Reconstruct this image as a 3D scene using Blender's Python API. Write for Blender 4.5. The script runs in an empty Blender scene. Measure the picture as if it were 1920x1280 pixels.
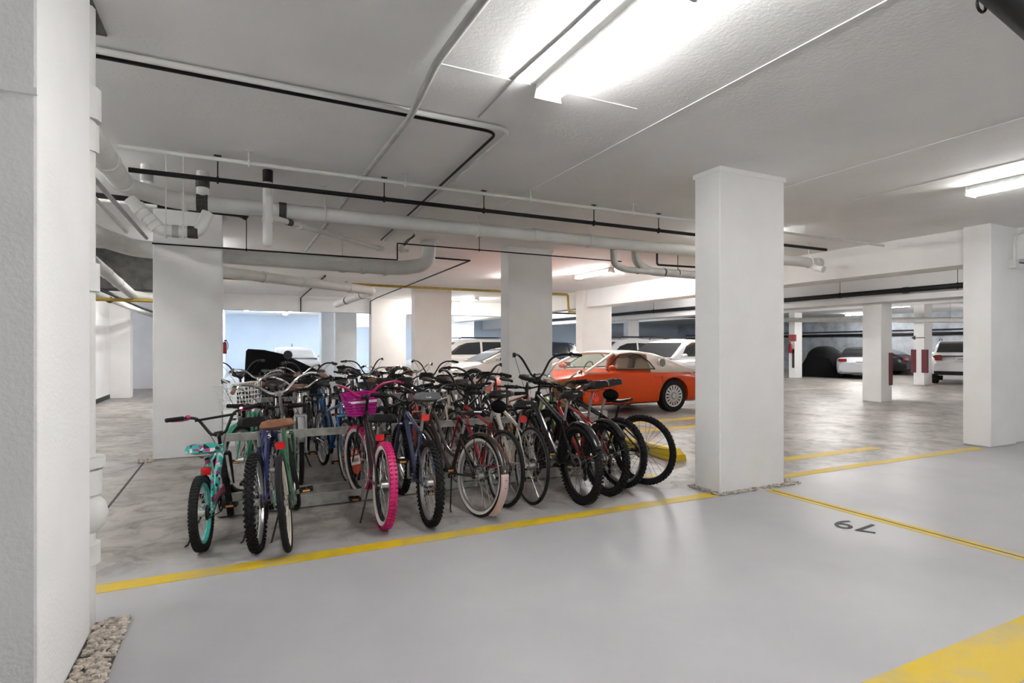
import bpy, math, random
from mathutils import Vector, Matrix
random.seed(7)
PI = math.pi
scene = bpy.context.scene
COL = scene.collection

# ---------------------------------------------------------------- camera, world, exposure
FPX, CAMH, HZ = 1060.0, 1.4, 650.0          # focal length in px (1920 wide), eye height, horizon row
YAW = math.atan(517.0 / 1060.0)
FW = Vector((math.sin(YAW), math.cos(YAW), 0)); RT = Vector((math.cos(YAW), -math.sin(YAW), 0))
cam_d = bpy.data.cameras.new('camera'); cam = bpy.data.objects.new('camera', cam_d); COL.objects.link(cam)
cam_d.sensor_width = 36.0; cam_d.lens = 36.0 * FPX / 1920.0
cam_d.shift_y = (HZ - 640.0) / 1920.0
cam_d.clip_start = 0.05; cam_d.clip_end = 200
cam.location = (0, 0, CAMH); cam.rotation_euler = (PI / 2, 0, -YAW)
scene.camera = cam
world = bpy.data.worlds.new('world'); scene.world = world; world.use_nodes = True
world.node_tree.nodes['Background'].inputs[0].default_value = (0.75, 0.8, 0.9, 1)
world.node_tree.nodes['Background'].inputs[1].default_value = 0.3
scene.view_settings.view_transform = 'Standard'; scene.view_settings.look = 'None'
scene.view_settings.gamma = 1.0; scene.view_settings.use_curve_mapping = False
scene.view_settings.exposure = 1.38
LAMP = 36.0                                   # tube emission strength
scene.cycles.max_bounces = 16; scene.cycles.diffuse_bounces = 10
H = 3.12                                      # ceiling height
BEAM = 2.6                                    # beam soffit

def at(x, y, z=0.0):                          # pixel + known height -> point
    d = FPX * (CAMH - z) / (y - HZ)
    p = FW * d + RT * ((x - 960.0) / FPX * d)
    return Vector((p.x, p.y, z))

# ---------------------------------------------------------------- materials
MATS = {}
def mat(name, col, rough=0.5, metal=0.0, var=0.0, vscale=6.0, bump=0.0, bscale=60.0, emit=0.0, coat=0.0, dirt=None, spec=None):
    if name in MATS: return MATS[name]
    m = bpy.data.materials.new(name); m.use_nodes = True
    nt = m.node_tree; b = nt.nodes['Principled BSDF']
    c = (col[0], col[1], col[2], 1)
    b.inputs['Base Color'].default_value = c
    b.inputs['Roughness'].default_value = rough; b.inputs['Metallic'].default_value = metal
    if spec is not None: b.inputs['Specular IOR Level'].default_value = spec
    if coat: b.inputs['Coat Weight'].default_value = coat; b.inputs['Coat Roughness'].default_value = 0.05
    if emit:
        b.inputs['Emission Color'].default_value = c; b.inputs['Emission Strength'].default_value = emit
    tc = None
    def coord():
        nonlocal tc
        if tc is None:
            tc = nt.nodes.new('ShaderNodeNewGeometry')
        return tc.outputs['Position']
    if var:
        n = nt.nodes.new('ShaderNodeTexNoise'); n.inputs['Scale'].default_value = vscale; n.inputs['Detail'].default_value = 6
        nt.links.new(coord(), n.inputs['Vector'])
        r = nt.nodes.new('ShaderNodeValToRGB')
        d = dirt if dirt else tuple(k * (1 - var) for k in col)
        r.color_ramp.elements[0].color = (*d, 1); r.color_ramp.elements[1].color = c
        r.color_ramp.elements[0].position = 0.32; r.color_ramp.elements[1].position = 0.6
        nt.links.new(n.outputs['Fac'], r.inputs['Fac']); nt.links.new(r.outputs['Color'], b.inputs['Base Color'])
    if bump:
        n2 = nt.nodes.new('ShaderNodeTexNoise'); n2.inputs['Scale'].default_value = bscale; n2.inputs['Detail'].default_value = 4
        nt.links.new(coord(), n2.inputs['Vector'])
        bp = nt.nodes.new('ShaderNodeBump'); bp.inputs['Strength'].default_value = bump; bp.inputs['Distance'].default_value = 0.01
        nt.links.new(n2.outputs['Fac'], bp.inputs['Height']); nt.links.new(bp.outputs['Normal'], b.inputs['Normal'])
    MATS[name] = m
    return m

def floor_mat():
    m = bpy.data.materials.new('sealed_concrete_floor'); m.use_nodes = True
    nt = m.node_tree; b = nt.nodes['Principled BSDF']
    g = nt.nodes.new('ShaderNodeNewGeometry')
    def noise(scale, detail, rough=0.55, dist=0.0):
        n = nt.nodes.new('ShaderNodeTexNoise'); n.inputs['Scale'].default_value = scale
        n.inputs['Detail'].default_value = detail; n.inputs['Roughness'].default_value = rough; n.inputs['Distortion'].default_value = dist
        nt.links.new(g.outputs['Position'], n.inputs['Vector']); return n.outputs['Fac']
    def ramp(fac, p0, c0, p1, c1):
        r = nt.nodes.new('ShaderNodeValToRGB'); r.color_ramp.elements[0].position = p0; r.color_ramp.elements[1].position = p1
        r.color_ramp.elements[0].color = (*c0, 1); r.color_ramp.elements[1].color = (*c1, 1)
        nt.links.new(fac, r.inputs['Fac']); return r.outputs['Color']
    def mixc(kind, fac, a, bb):
        x = nt.nodes.new('ShaderNodeMix'); x.data_type = 'RGBA'; x.blend_type = kind
        if isinstance(fac, float): x.inputs[0].default_value = fac
        else: nt.links.new(fac, x.inputs[0])
        nt.links.new(a, x.inputs[6]); nt.links.new(bb, x.inputs[7]); return x.outputs[2]
    painted = ramp(noise(1.1, 5), 0.35, (0.36, 0.361, 0.38), 0.7, (0.41, 0.41, 0.427))
    bare = ramp(noise(1.7, 8, 0.65, 0.6), 0.34, (0.20, 0.18, 0.165), 0.66, (0.42, 0.395, 0.37))
    # the drive lane before Y = 4 is painted grey, the stalls behind are worn bare concrete
    sep = nt.nodes.new('ShaderNodeSeparateXYZ'); nt.links.new(g.outputs['Position'], sep.inputs[0])
    mr = nt.nodes.new('ShaderNodeMapRange'); mr.inputs['From Min'].default_value = 3.98; mr.inputs['From Max'].default_value = 4.5
    nt.links.new(sep.outputs['Y'], mr.inputs['Value'])
    base = mixc('MIX', mr.outputs['Result'], painted, bare)
    stain = ramp(noise(3.1, 9, 0.7, 1.2), 0.35, (0.26, 0.24, 0.235), 0.52, (1, 1, 1))
    sm = nt.nodes.new('ShaderNodeMath'); sm.operation = 'MULTIPLY'; sm.inputs[1].default_value = 0.75
    nt.links.new(mr.outputs['Result'], sm.inputs[0])
    base = mixc('MULTIPLY', sm.outputs[0], base, stain)
    speck = ramp(noise(7.0, 10, 0.75), 0.27, (0.45, 0.45, 0.45), 0.33, (1, 1, 1))
    base = mixc('MULTIPLY', 0.8, base, speck)
    nt.links.new(base, b.inputs['Base Color'])
    rr = nt.nodes.new('ShaderNodeMapRange'); nt.links.new(noise(0.9, 5), rr.inputs['Value'])
    rr.inputs['From Min'].default_value = 0.3; rr.inputs['From Max'].default_value = 0.7
    rr.inputs['To Min'].default_value = 0.33; rr.inputs['To Max'].default_value = 0.48
    nt.links.new(rr.outputs['Result'], b.inputs['Roughness'])
    b.inputs['Specular IOR Level'].default_value = 0.4
    bp = nt.nodes.new('ShaderNodeBump'); bp.inputs['Strength'].default_value = 0.06; bp.inputs['Distance'].default_value = 0.01
    nt.links.new(noise(26, 5), bp.inputs['Height']); nt.links.new(bp.outputs['Normal'], b.inputs['Normal'])
    return m

def paint_mat():                               # worn yellow floor paint
    m = bpy.data.materials.new('yellow_floor_paint'); m.use_nodes = True
    nt = m.node_tree; b = nt.nodes['Principled BSDF']
    g = nt.nodes.new('ShaderNodeNewGeometry'); n = nt.nodes.new('ShaderNodeTexNoise')
    n.inputs['Scale'].default_value = 2.2; n.inputs['Detail'].default_value = 9; n.inputs['Roughness'].default_value = 0.7
    nt.links.new(g.outputs['Position'], n.inputs['Vector'])
    r = nt.nodes.new('ShaderNodeValToRGB'); e = r.color_ramp.elements
    e[0].position = 0.34; e[0].color = (0.42, 0.34, 0.13, 1); e[1].position = 0.52; e[1].color = (0.56, 0.385, 0.004, 1)
    nt.links.new(n.outputs['Fac'], r.inputs['Fac']); nt.links.new(r.outputs['Color'], b.inputs['Base Color'])
    b.inputs['Roughness'].default_value = 0.5
    return m

def glass_mat(name, col, alpha):
    m = bpy.data.materials.new(name); m.use_nodes = True; nt = m.node_tree
    b = nt.nodes['Principled BSDF']; b.inputs['Base Color'].default_value = (*col, 1); b.inputs['Roughness'].default_value = 0.03
    t = nt.nodes.new('ShaderNodeBsdfTransparent'); t.inputs[0].default_value = (0.85, 0.92, 0.86, 1)
    mx = nt.nodes.new('ShaderNodeMixShader'); mx.inputs[0].default_value = alpha
    nt.links.new(t.outputs[0], mx.inputs[1]); nt.links.new(b.outputs[0], mx.inputs[2])
    nt.links.new(mx.outputs[0], nt.nodes['Material Output'].inputs['Surface'])
    MATS[name] = m
    return m

M_FLOOR = floor_mat(); M_YEL = paint_mat()
M_CEIL = mat('painted_ceiling', (0.82, 0.82, 0.82), 0.8, var=0.06, vscale=1.3, bump=0.25, bscale=38)
M_WHITE = mat('white_painted_concrete', (0.84, 0.84, 0.84), 0.75, var=0.05, vscale=2.0, bump=0.3, bscale=55)
M_CREAM = mat('cream_painted_concrete', (0.80, 0.765, 0.735), 0.75, var=0.04, vscale=2.0, bump=0.2, bscale=50)
M_COOL = mat('cool_light_tinted_wall', (0.66, 0.73, 0.82), 0.8, var=0.06, vscale=0.8, bump=0.15, bscale=40)  # blue tint of the cool light is put into the wall colour
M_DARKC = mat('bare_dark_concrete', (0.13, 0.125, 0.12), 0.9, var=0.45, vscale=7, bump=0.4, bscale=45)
M_FARC = mat('bare_grey_blue_concrete', (0.46, 0.50, 0.55), 0.9, var=0.35, vscale=2.5, bump=0.3, bscale=30)
M_PIPE = mat('white_painted_pipe', (0.72, 0.72, 0.70), 0.55, var=0.10, vscale=5, bump=0.1, bscale=40)
M_PIPEG = mat('grey_painted_pipe', (0.45, 0.45, 0.44), 0.6, var=0.2, vscale=6)
M_BLK = mat('black_painted_steel', (0.006, 0.006, 0.007), 0.5, spec=0.3)
M_BAND = mat('dark_rubber_coupling', (0.06, 0.055, 0.05), 0.6, var=0.5, vscale=40)
M_GAS = mat('yellow_gas_pipe_paint', (0.42, 0.30, 0.045), 0.5, var=0.25, vscale=9)
M_GALV = mat('galvanised_steel', (0.42, 0.42, 0.39), 0.42, 0.35, var=0.3, vscale=14)
M_CHROME = mat('chrome', (0.72, 0.72, 0.72), 0.18, 1.0)
M_ALU = mat('brushed_aluminium', (0.55, 0.55, 0.55), 0.35, 1.0)
M_RUB = mat('black_rubber', (0.007, 0.007, 0.0075), 0.75, bump=0.15, bscale=200, spec=0.3)
M_BLKP = mat('black_plastic', (0.006, 0.006, 0.0065), 0.42, spec=0.35)
M_SADB = mat('black_vinyl_saddle', (0.006, 0.006, 0.0065), 0.45, spec=0.25)
M_SADG = mat('grey_gel_saddle_cover', (0.085, 0.09, 0.095), 0.6)
M_SADBR = mat('brown_leather_saddle', (0.26, 0.11, 0.055), 0.5, var=0.3, vscale=20)
M_RED = mat('red_reflector', (0.55, 0.012, 0.012), 0.25, coat=0.5)
M_AMB = mat('amber_reflector', (0.75, 0.28, 0.05), 0.3)
M_CREAMT = mat('cream_rubber', (0.66, 0.60, 0.48), 0.6)
M_WW = mat('whitewall_rubber', (0.72, 0.68, 0.62), 0.6, var=0.15, vscale=12)
M_PINK = mat('pink_rubber', (0.50, 0.006, 0.12), 0.55)
M_PINKP = mat('pink_paint', (0.45, 0.01, 0.11), 0.3, coat=0.4)
M_MAG = mat('magenta_wicker', (0.42, 0.004, 0.22), 0.5)
M_TEAL = mat('teal_paint', (0.03, 0.42, 0.36), 0.3, coat=0.4)
M_TAN = mat('tan_wicker', (0.33, 0.15, 0.06), 0.7, var=0.4, vscale=60)
M_WIRE = mat('white_coated_wire', (0.78, 0.78, 0.76), 0.4)
M_PRINTW = mat('white_print', (0.85, 0.85, 0.85), 0.5)
M_STENCIL = mat('black_stencil_paint', (0.02, 0.02, 0.022), 0.6)
M_MIRROR = mat('mirror_glass', (0.8, 0.8, 0.82), 0.03, 1.0)
M_ORANGE = mat('orange_car_paint', (0.56, 0.052, 0.003), 0.35, coat=0.12, spec=0.3)
M_ROOFW = mat('off_white_car_paint', (0.76, 0.69, 0.63), 0.3, coat=0.6)
M_SILV = mat('pearl_silver_car_paint', (0.62, 0.58, 0.54), 0.28, coat=0.6)
M_CARW = mat('white_car_paint', (0.76, 0.76, 0.78), 0.25, coat=0.7)
M_CARB = mat('black_car_paint', (0.005, 0.005, 0.006), 0.3, coat=0.2, spec=0.3)
M_NAVY = mat('navy_car_paint', (0.015, 0.022, 0.045), 0.22, coat=0.6)
M_DGLASS = mat('dark_car_glass', (0.012, 0.014, 0.016), 0.05, coat=0.5)
M_GLASS = glass_mat('clear_car_glass', (0.25, 0.27, 0.24), 0.22)
M_CLOTHB = mat('black_cover_cloth', (0.005, 0.005, 0.006), 0.9, spec=0.1, bump=0.4, bscale=12)
M_SOFT = mat('black_canvas_top', (0.02, 0.02, 0.022), 0.85)
M_SEATC = mat('cream_leather_seat', (0.55, 0.56, 0.47), 0.5)
M_TLITE = mat('tail_lamp_red', (0.30, 0.008, 0.01), 0.15, coat=0.6)
M_PLATE = mat('number_plate_white', (0.7, 0.72, 0.72), 0.4)
M_MAROON = mat('maroon_guard_paint', (0.12, 0.012, 0.02), 0.6)
M_TUBE = mat('lit_fluorescent_tube', (1.0, 0.985, 0.965), 0.4, emit=LAMP)
M_TUBEB = mat('lit_bright_fluorescent_tube', (1.0, 0.975, 0.945), 0.4, emit=LAMP * 3.1)
M_TUBEC = mat('added_cool_fill_tube', (0.80, 0.90, 1.0), 0.4, emit=LAMP * 4.8)  # tubes of the added cool fill lamps only
M_FIX = mat('white_enamel_fixture', (0.8, 0.8, 0.78), 0.35)
M_STONE = mat('pale_pebbles', (0.55, 0.49, 0.42), 0.8, var=0.6, vscale=38)
M_SOIL = mat('gravel_bed_soil', (0.10, 0.085, 0.07), 0.95, var=0.4, vscale=30)
def paintm(name, col, rough=0.3): return mat(name, col, rough, coat=0.35)

# ---------------------------------------------------------------- mesh helper
class MB:
    def __init__(s): s.v = []; s.f = []
    def add(s, vs, fs):
        o = len(s.v); s.v += [tuple(p) for p in vs]; s.f += [tuple(i + o for i in q) for q in fs]; return s
    def box(s, x0, x1, y0, y1, z0, z1):
        return s.add([(x0,y0,z0),(x1,y0,z0),(x1,y1,z0),(x0,y1,z0),(x0,y0,z1),(x1,y0,z1),(x1,y1,z1),(x0,y1,z1)],
              [(3,2,1,0),(4,5,6,7),(0,1,5,4),(1,2,6,5),(2,3,7,6),(3,0,4,7)])
    def obox(s, c, ax, ay, az):              # oriented box: centre and half-axis vectors
        c, ax, ay, az = Vector(c), Vector(ax), Vector(ay), Vector(az)
        vs = [c + a * ax + b * ay + d * az for d in (-1, 1) for a, b in ((-1,-1),(1,-1),(1,1),(-1,1))]
        return s.add(vs, [(3,2,1,0),(4,5,6,7),(0,1,5,4),(1,2,6,5),(2,3,7,6),(3,0,4,7)])
    def tube(s, pts, r, n=8, closed=False, flat=1.0):
        pts = [Vector(p) for p in pts]; k = len(pts)
        rs = r if isinstance(r, (list, tuple)) else [r] * k
        tang = []
        for i in range(k):
            a = pts[(i - 1) % k] if (i > 0 or closed) else pts[0]
            b = pts[(i + 1) % k] if (i < k - 1 or closed) else pts[-1]
            t = b - a
            tang.append(t.normalized() if t.length > 1e-9 else Vector((0, 0, 1)))
        up = Vector((0, 0, 1)) if abs(tang[0].z) < 0.9 else Vector((0, 1, 0))
        nrm = (up - tang[0] * up.dot(tang[0])).normalized()
        vs = []
        for i in range(k):
            nrm = nrm - tang[i] * nrm.dot(tang[i])
            nrm = nrm.normalized() if nrm.length > 1e-6 else tang[i].orthogonal().normalized()
            bi = tang[i].cross(nrm)
            for j in range(n):
                a = 2 * PI * j / n
                vs.append(pts[i] + (nrm * math.cos(a) * flat + bi * math.sin(a)) * rs[i])
        fs = []
        for i in range(k if closed else k - 1):
            i2 = (i + 1) % k
            for j in range(n):
                j2 = (j + 1) % n
                fs.append((i*n + j, i*n + j2, i2*n + j2, i2*n + j))
        if not closed:
            fs.append(tuple(reversed(range(n)))); fs.append(tuple((k-1)*n + j for j in range(n)))
        return s.add(vs, fs)
    def lathe(s, prof, n=28, c=(0, 0, 0), closed=True):   # profile of (radius, y) about the Y axis
        c = Vector(c); k = len(prof); vs = []
        for i in range(n):
            a = 2 * PI * i / n; ca, sa = math.cos(a), math.sin(a)
            for (r, y) in prof: vs.append(c + Vector((r * ca, y, r * sa)))
        fs = []
        for i in range(n):
            i2 = (i + 1) % n
            for j in range(k if closed else k - 1):
                j2 = (j + 1) % k
                fs.append((i*k + j, i*k + j2, i2*k + j2, i2*k + j))
        return s.add(vs, fs)
    def ball(s, c, rx, ry=None, rz=None, n=10, m=6):
        ry = rx if ry is None else ry; rz = rx if rz is None else rz
        c = Vector(c); vs = [c + Vector((0, 0, -rz))]
        for i in range(1, m):
            p = -PI / 2 + PI * i / m
            for j in range(n):
                a = 2 * PI * j / n
                vs.append(c + Vector((rx * math.cos(p) * math.cos(a), ry * math.cos(p) * math.sin(a), rz * math.sin(p))))
        vs.append(c + Vector((0, 0, rz))); fs = []
        for j in range(n):
            fs.append((0, 1 + (j + 1) % n, 1 + j)); fs.append((len(vs) - 1, 1 + (m-2)*n + j, 1 + (m-2)*n + (j + 1) % n))
        for i in range(m - 2):
            for j in range(n):
                j2 = (j + 1) % n; fs.append((1 + i*n + j, 1 + i*n + j2, 1 + (i+1)*n + j2, 1 + (i+1)*n + j))
        return s.add(vs, fs)
    def grid(s, rows):                        # loft of equal-length point rows
        k = len(rows[0]); vs = [p for r in rows for p in r]; fs = []
        for i in range(len(rows) - 1):
            for j in range(k - 1):
                fs.append((i*k + j, i*k + j + 1, (i+1)*k + j + 1, (i+1)*k + j))
        return s.add(vs, fs)
    def poly(s, pts): return s.add(pts, [tuple(range(len(pts)))])
    def prism(s, pts, d):                     # polygon pushed along vector d
        n = len(pts); d = Vector(d); a = [Vector(p) for p in pts]
        return s.add(a + [p + d for p in a], [tuple(reversed(range(n))), tuple(range(n, 2*n))] + [(i, (i+1) % n, n + (i+1) % n, n + i) for i in range(n)])
    def mesh(s, name, m, smooth=True):
        me = bpy.data.meshes.new(name); me.from_pydata(s.v, [], s.f); me.materials.append(m)
        if smooth:
            me.polygons.foreach_set('use_smooth', [True] * len(me.polygons))
            me.set_sharp_from_angle(angle=math.radians(38))
        me.update(); return me
    def build(s, name, m, parent=None, smooth=True): return link(name, s.mesh(name, m, smooth), parent)

def link(name, me, parent=None):
    o = bpy.data.objects.new(name, me); COL.objects.link(o)
    if parent is not None: o.parent = parent
    return o
def tag(o, label=None, cat=None, group=None, kind=None):
    if label: o['label'] = label
    if cat: o['category'] = cat
    if group: o['group'] = group
    if kind: o['kind'] = kind
    return o
def thing(name, label, cat, loc=(0, 0, 0), rz=0.0, group=None):
    o = bpy.data.objects.new(name, None); COL.objects.link(o); o.empty_display_size = 0.1
    o.location = loc; o.rotation_euler = (0, 0, rz); return tag(o, label, cat, group)
def bez(p0, p1, p2, p3, n=8):
    p0, p1, p2, p3 = map(Vector, (p0, p1, p2, p3)); out = []
    for i in range(n + 1):
        t = i / n; u = 1 - t
        out.append(p0*u**3 + p1*3*u*u*t + p2*3*u*t*t + p3*t**3)
    return out
def rounded(pts, r, n=5):                     # polyline with filleted corners
    pts = [Vector(p) for p in pts]; out = [pts[0]]
    for i in range(1, len(pts) - 1):
        a, b, c = pts[i-1], pts[i], pts[i+1]
        k = min(r, (a-b).length * 0.45, (c-b).length * 0.45)
        p, q = b + (a-b).normalized()*k, b + (c-b).normalized()*k
        for j in range(n + 1):
            t = j / n; out.append(p*(1-t)**2 + b*2*t*(1-t) + q*t*t)
    out.append(pts[-1]); return out
def text_mesh(name, body, size, m, parent=None, extrude=0.0006, sx=1.0, bold=0.0):
    cu = bpy.data.curves.new(name, 'FONT'); cu.body = body; cu.size = size; cu.extrude = extrude; cu.offset = bold
    cu.align_x = 'CENTER'; cu.align_y = 'CENTER'; cu.resolution_u = 3
    tmp = bpy.data.objects.new('tmp', cu); COL.objects.link(tmp)
    dg = bpy.context.evaluated_depsgraph_get(); me = bpy.data.meshes.new_from_object(tmp.evaluated_get(dg))
    bpy.data.objects.remove(tmp); me.materials.clear(); me.materials.append(m); me.name = name
    if sx != 1.0:
        for v in me.vertices: v.co.x *= sx
    return link(name, me, parent)

# ---------------------------------------------------------------- structure
def atY(x, Y):                                # X of the point seen in column x on the plane at Y
    t = (x - 960.0) / FPX; k = FW + RT * t; return Y * k.x / k.y
def atX(x, X):
    t = (x - 960.0) / FPX; k = FW + RT * t; return X * k.y / k.x
def struct(name, mb, m, label, cat, smooth=False, bevel=0.0, parent=None):
    o = mb.build(name, m, parent, smooth)
    if bevel:
        b = o.modifiers.new('bevel', 'BEVEL'); b.width = bevel; b.segments = 2; b.limit_method = 'ANGLE'
    if parent is None: tag(o, label, cat, kind='structure')
    return o
XL, XR, YB, YF = -3.1, 31.0, -7.0, 34.0
floor = struct('floor', MB().box(XL - 0.2, XR + 0.2, YB - 0.2, YF + 0.2, -0.2, 0), M_FLOOR, 'grey sealed concrete garage floor with worn stains', 'floor')
ceiling = struct('ceiling', MB().box(XL - 0.2, XR + 0.2, YB - 0.2, YF + 0.2, H, H + 0.2), M_CEIL, 'grey white painted concrete garage ceiling', 'ceiling')
struct('wall_left', MB().box(XL - 0.2, XL, YB, 18.6, 0, H), M_WHITE, 'pale grey corridor wall beside the left pillar', 'wall')
struct('wall_back', MB().box(-0.5, XR, YF, YF + 0.2, 0, H), M_COOL, 'pale blue lit wall far behind the bicycles', 'wall')
struct('wall_corridor', MB().box(XL - 0.2, -0.5, 22.4, 22.6, 0, H), M_WHITE, 'pale grey wall closing the end of the corridor', 'wall')
struct('wall_corridor_side', MB().box(-0.7, -0.5, 22.6, YF, 0, H), M_COOL, 'short wall behind the corridor end', 'wall')
struct('wall_far', MB().box(XR, XR + 0.2, 4.4, YF, 0, H), M_FARC, 'bare grey blue concrete wall behind the far parked cars', 'wall')
struct('wall_right', MB().box(10.13, XR, 4.22, 4.4, 0, H), M_WHITE, 'white painted wall beside the right hand pillar', 'wall')
struct('wall_rear', MB().box(XL, XR, YB - 0.2, YB, 0, H), M_WHITE, 'white wall behind the viewpoint', 'wall')
struct('wall_lane_end', MB().box(16.0, 16.2, YB, 4.22, 0, H), M_WHITE, 'white wall at the end of the drive lane', 'wall')
struct('pilaster', MB().box(XL - 0.2, -2.62, 18.6, 19.0, 0, H), M_WHITE, 'grey pilaster standing out from the corridor wall', 'pilaster')
struct('baseboard_left', MB().box(XL, XL + 0.015, YB, 18.6, 0, 0.11), M_BLK, 'black skirting along the corridor wall', 'baseboard')

COLS = [  # x0, x1, y0, y1, top, material, label
 (-1.5, -0.64, 2.57, 3.38, H, M_WHITE, 'big white concrete pillar at the left edge in the foreground'),
 (-0.93, -0.16, 8.24, 8.60, H, M_WHITE, 'white concrete pillar behind the small teal bicycle'),
 (4.14, 5.03, 3.97, 4.30, H, M_WHITE, 'white concrete pillar in front of the orange car with gravel around its foot'),
 (9.42, 10.13, 4.14, 4.48, H, M_WHITE, 'white concrete pillar near the right edge with a conduit box'),
 (4.20, 5.07, 8.75, 9.07, H, M_WHITE, 'white concrete pillar standing left of the orange car'),
 (4.70, 5.85, 16.15, 16.50, H, M_CREAM, 'cream concrete pillar beside the pale silver coupe'),
 (4.30, 5.55, 20.2, 20.6, H, M_CREAM, 'cream concrete pillar carrying the back beam, left of another cream pillar'),
 (9.42, atY(1147, atX(1093, 9.42)), atX(1093, 9.42), atX(1093, 9.42) + 0.4, H, M_CREAM, 'cream concrete pillar behind the orange car with a yellow gas pipe'),
 (14.65, 15.10, 8.75, 9.23, 2.52, M_WHITE, 'slim white pillar in the empty lot with a maroon guard'),
 (22.6, 23.1, atX(1490, 22.6), atX(1479, 22.6), 2.95, M_WHITE, 'far white pillar with a red sign and fire extinguisher'),
 (22.6, 23.1, atX(1733, 22.6), atX(1713, 22.6), 2.95, M_WHITE, 'far white pillar with a black arrow beside the white SUV'),
 (atY(603, 23.5), atY(627, 23.5), 23.5, 24.2, H, M_WHITE, 'grey narrow pillar in front of the blue lit wall, left one'),
 (atY(629, 22.5), atY(669, 22.5), 22.5, 22.9, H, M_WHITE, 'grey wide pillar in front of the blue lit wall, right one'),
 (atY(845, 26.0), atY(889, 26.0), 26.0, 26.4, H, M_WHITE, 'far grey pillar behind the dark minivan'),
 (atY(1178, 24.0), atY(1198, 24.0), 24.0, 24.4, H, M_WHITE, 'far white pillar seen above the white pickup roof'),
]
pillars = []
for i, (x0, x1, y0, y1, zt, m, lab) in enumerate(COLS):
    o = struct('concrete_pillar', MB().box(x0, x1, y0, y1, 0, zt), m, lab, 'pillar', bevel=0.012)
    pillars.append(o)
    if i in (2, 4):                            # formwork lip at the head and one day joint
        MB().box(x0 - 0.012, x1 + 0.012, y0 - 0.012, y1 + 0.012, H - 0.045, H).build('head_lip', m, o, False)
    if i == 0:
        mb = MB(); mb.box(x0 - 0.01, x1, y0 - 0.012, y0, 2.30, 2.325); mb.build('formwork_ridge', m, o, False)
# maroon corner guards and signs on the far pillars
p = COLS[8]; MB().box(p[1] - 0.14, p[1] + 0.012, p[2] - 0.012, p[2] + 0.14, 0.42, 1.25).build('corner_guard', M_MAROON, pillars[8], False)
p = COLS[10]
for yy in (p[2], p[3]):
    MB().box(p[0] - 0.012, p[0] + 0.1, yy - 0.09, yy + 0.09, 0.45, 1.3).build('corner_guard', M_MAROON, pillars[10], False)
ya = (p[2] + p[3]) / 2
mb = MB(); mb.box(p[0] - 0.012, p[0] - 0.002, ya - 0.2, ya + 0.13, 1.72, 1.75)
mb.prism([(p[0] - 0.012, ya + 0.26, 1.735), (p[0] - 0.012, ya + 0.12, 1.82), (p[0] - 0.012, ya + 0.12, 1.65)], (0.01, 0, 0))
mb.build('arrow_mark', M_STENCIL, pillars[10], False)
p = COLS[9]; ya = (p[2] + p[3]) / 2
MB().box(p[0] - 0.012, p[0] + 0.1, p[2] - 0.012, p[3] + 0.012, 1.65, 1.95).build('red_sign_band', mat('red_sign_paint', (0.30, 0.02, 0.03), 0.5), pillars[9], False)
MB().box(p[0] - 0.012, p[0] + 0.1, ya - 0.14, ya - 0.02, 0.45, 1.3).build('corner_guard', M_STENCIL, pillars[9], False)

def beam(x0, x1, y0, y1, z0, m, lab): return struct('ceiling_beam', MB().box(x0, x1, y0, y1, z0, H), m, lab, 'beam', bevel=0.01)
yc = atX(1093, 9.42)
beam(9.55, 10.05, 4.48, yc, BEAM, M_WHITE, 'white concrete beam running from the right pillar past the orange car')
beam(9.55, 10.05, yc + 0.4, YF, BEAM, M_CREAM, 'cream beam continuing behind the cream pillar')
beam(-0.5, 4.30, 20.3, 20.7, BEAM, M_CEIL, 'grey beam crossing in front of the blue lit wall')
beam(5.55, 9.55, 20.3, 20.7, BEAM, M_CREAM, 'bright beam behind the ceiling lamp above the silver coupe')
beam(5.0, 9.55, 27.5, 27.9, 2.35, M_WHITE, 'far grey beam behind the dark minivan')
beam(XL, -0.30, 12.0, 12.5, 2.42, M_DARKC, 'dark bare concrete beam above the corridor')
beam(10.13, 16.0, 4.0, 4.22, 2.66, M_WHITE, 'white beam stub right of the right hand pillar')
beam(14.45, 15.3, 4.4, YF, 2.52, M_CEIL, 'grey white beam above the slim pillar')
beam(22.6, 23.1, 4.4, YF, 2.95, M_CEIL, 'far beam above the row of parked cars')
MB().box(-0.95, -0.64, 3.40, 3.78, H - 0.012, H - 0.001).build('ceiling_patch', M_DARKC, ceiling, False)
mb = MB()
xs = at(1240, 225, H).x
mb.box(xs - 0.004, xs + 0.004, 1.0, 7.0, H - 0.006, H)
MB.box(mb, xs + 2.4, xs + 2.408, 0.5, 4.2, H - 0.006, H)
mb.box(xs + 3.6, xs + 3.608, 0.5, 4.2, H - 0.006, H)
mb.build('formwork_seam', M_CEIL, ceiling, False)
ys = at(940, 145, H).y
MB().box(1.08, 2.6, ys - 0.004, ys + 0.004, H - 0.006, H).build('formwork_seam', M_CEIL, ceiling, False)
xs = at(1010, 110, H).x
MB().tube([(xs, 3.9, H - 0.004), (xs - 0.02, 3.2, H - 0.004), (xs, 2.6, H - 0.004), (xs + 0.01, 1.2, H - 0.004)], 0.008, 5).build('formwork_seam', M_PIPEG, ceiling)

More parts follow.
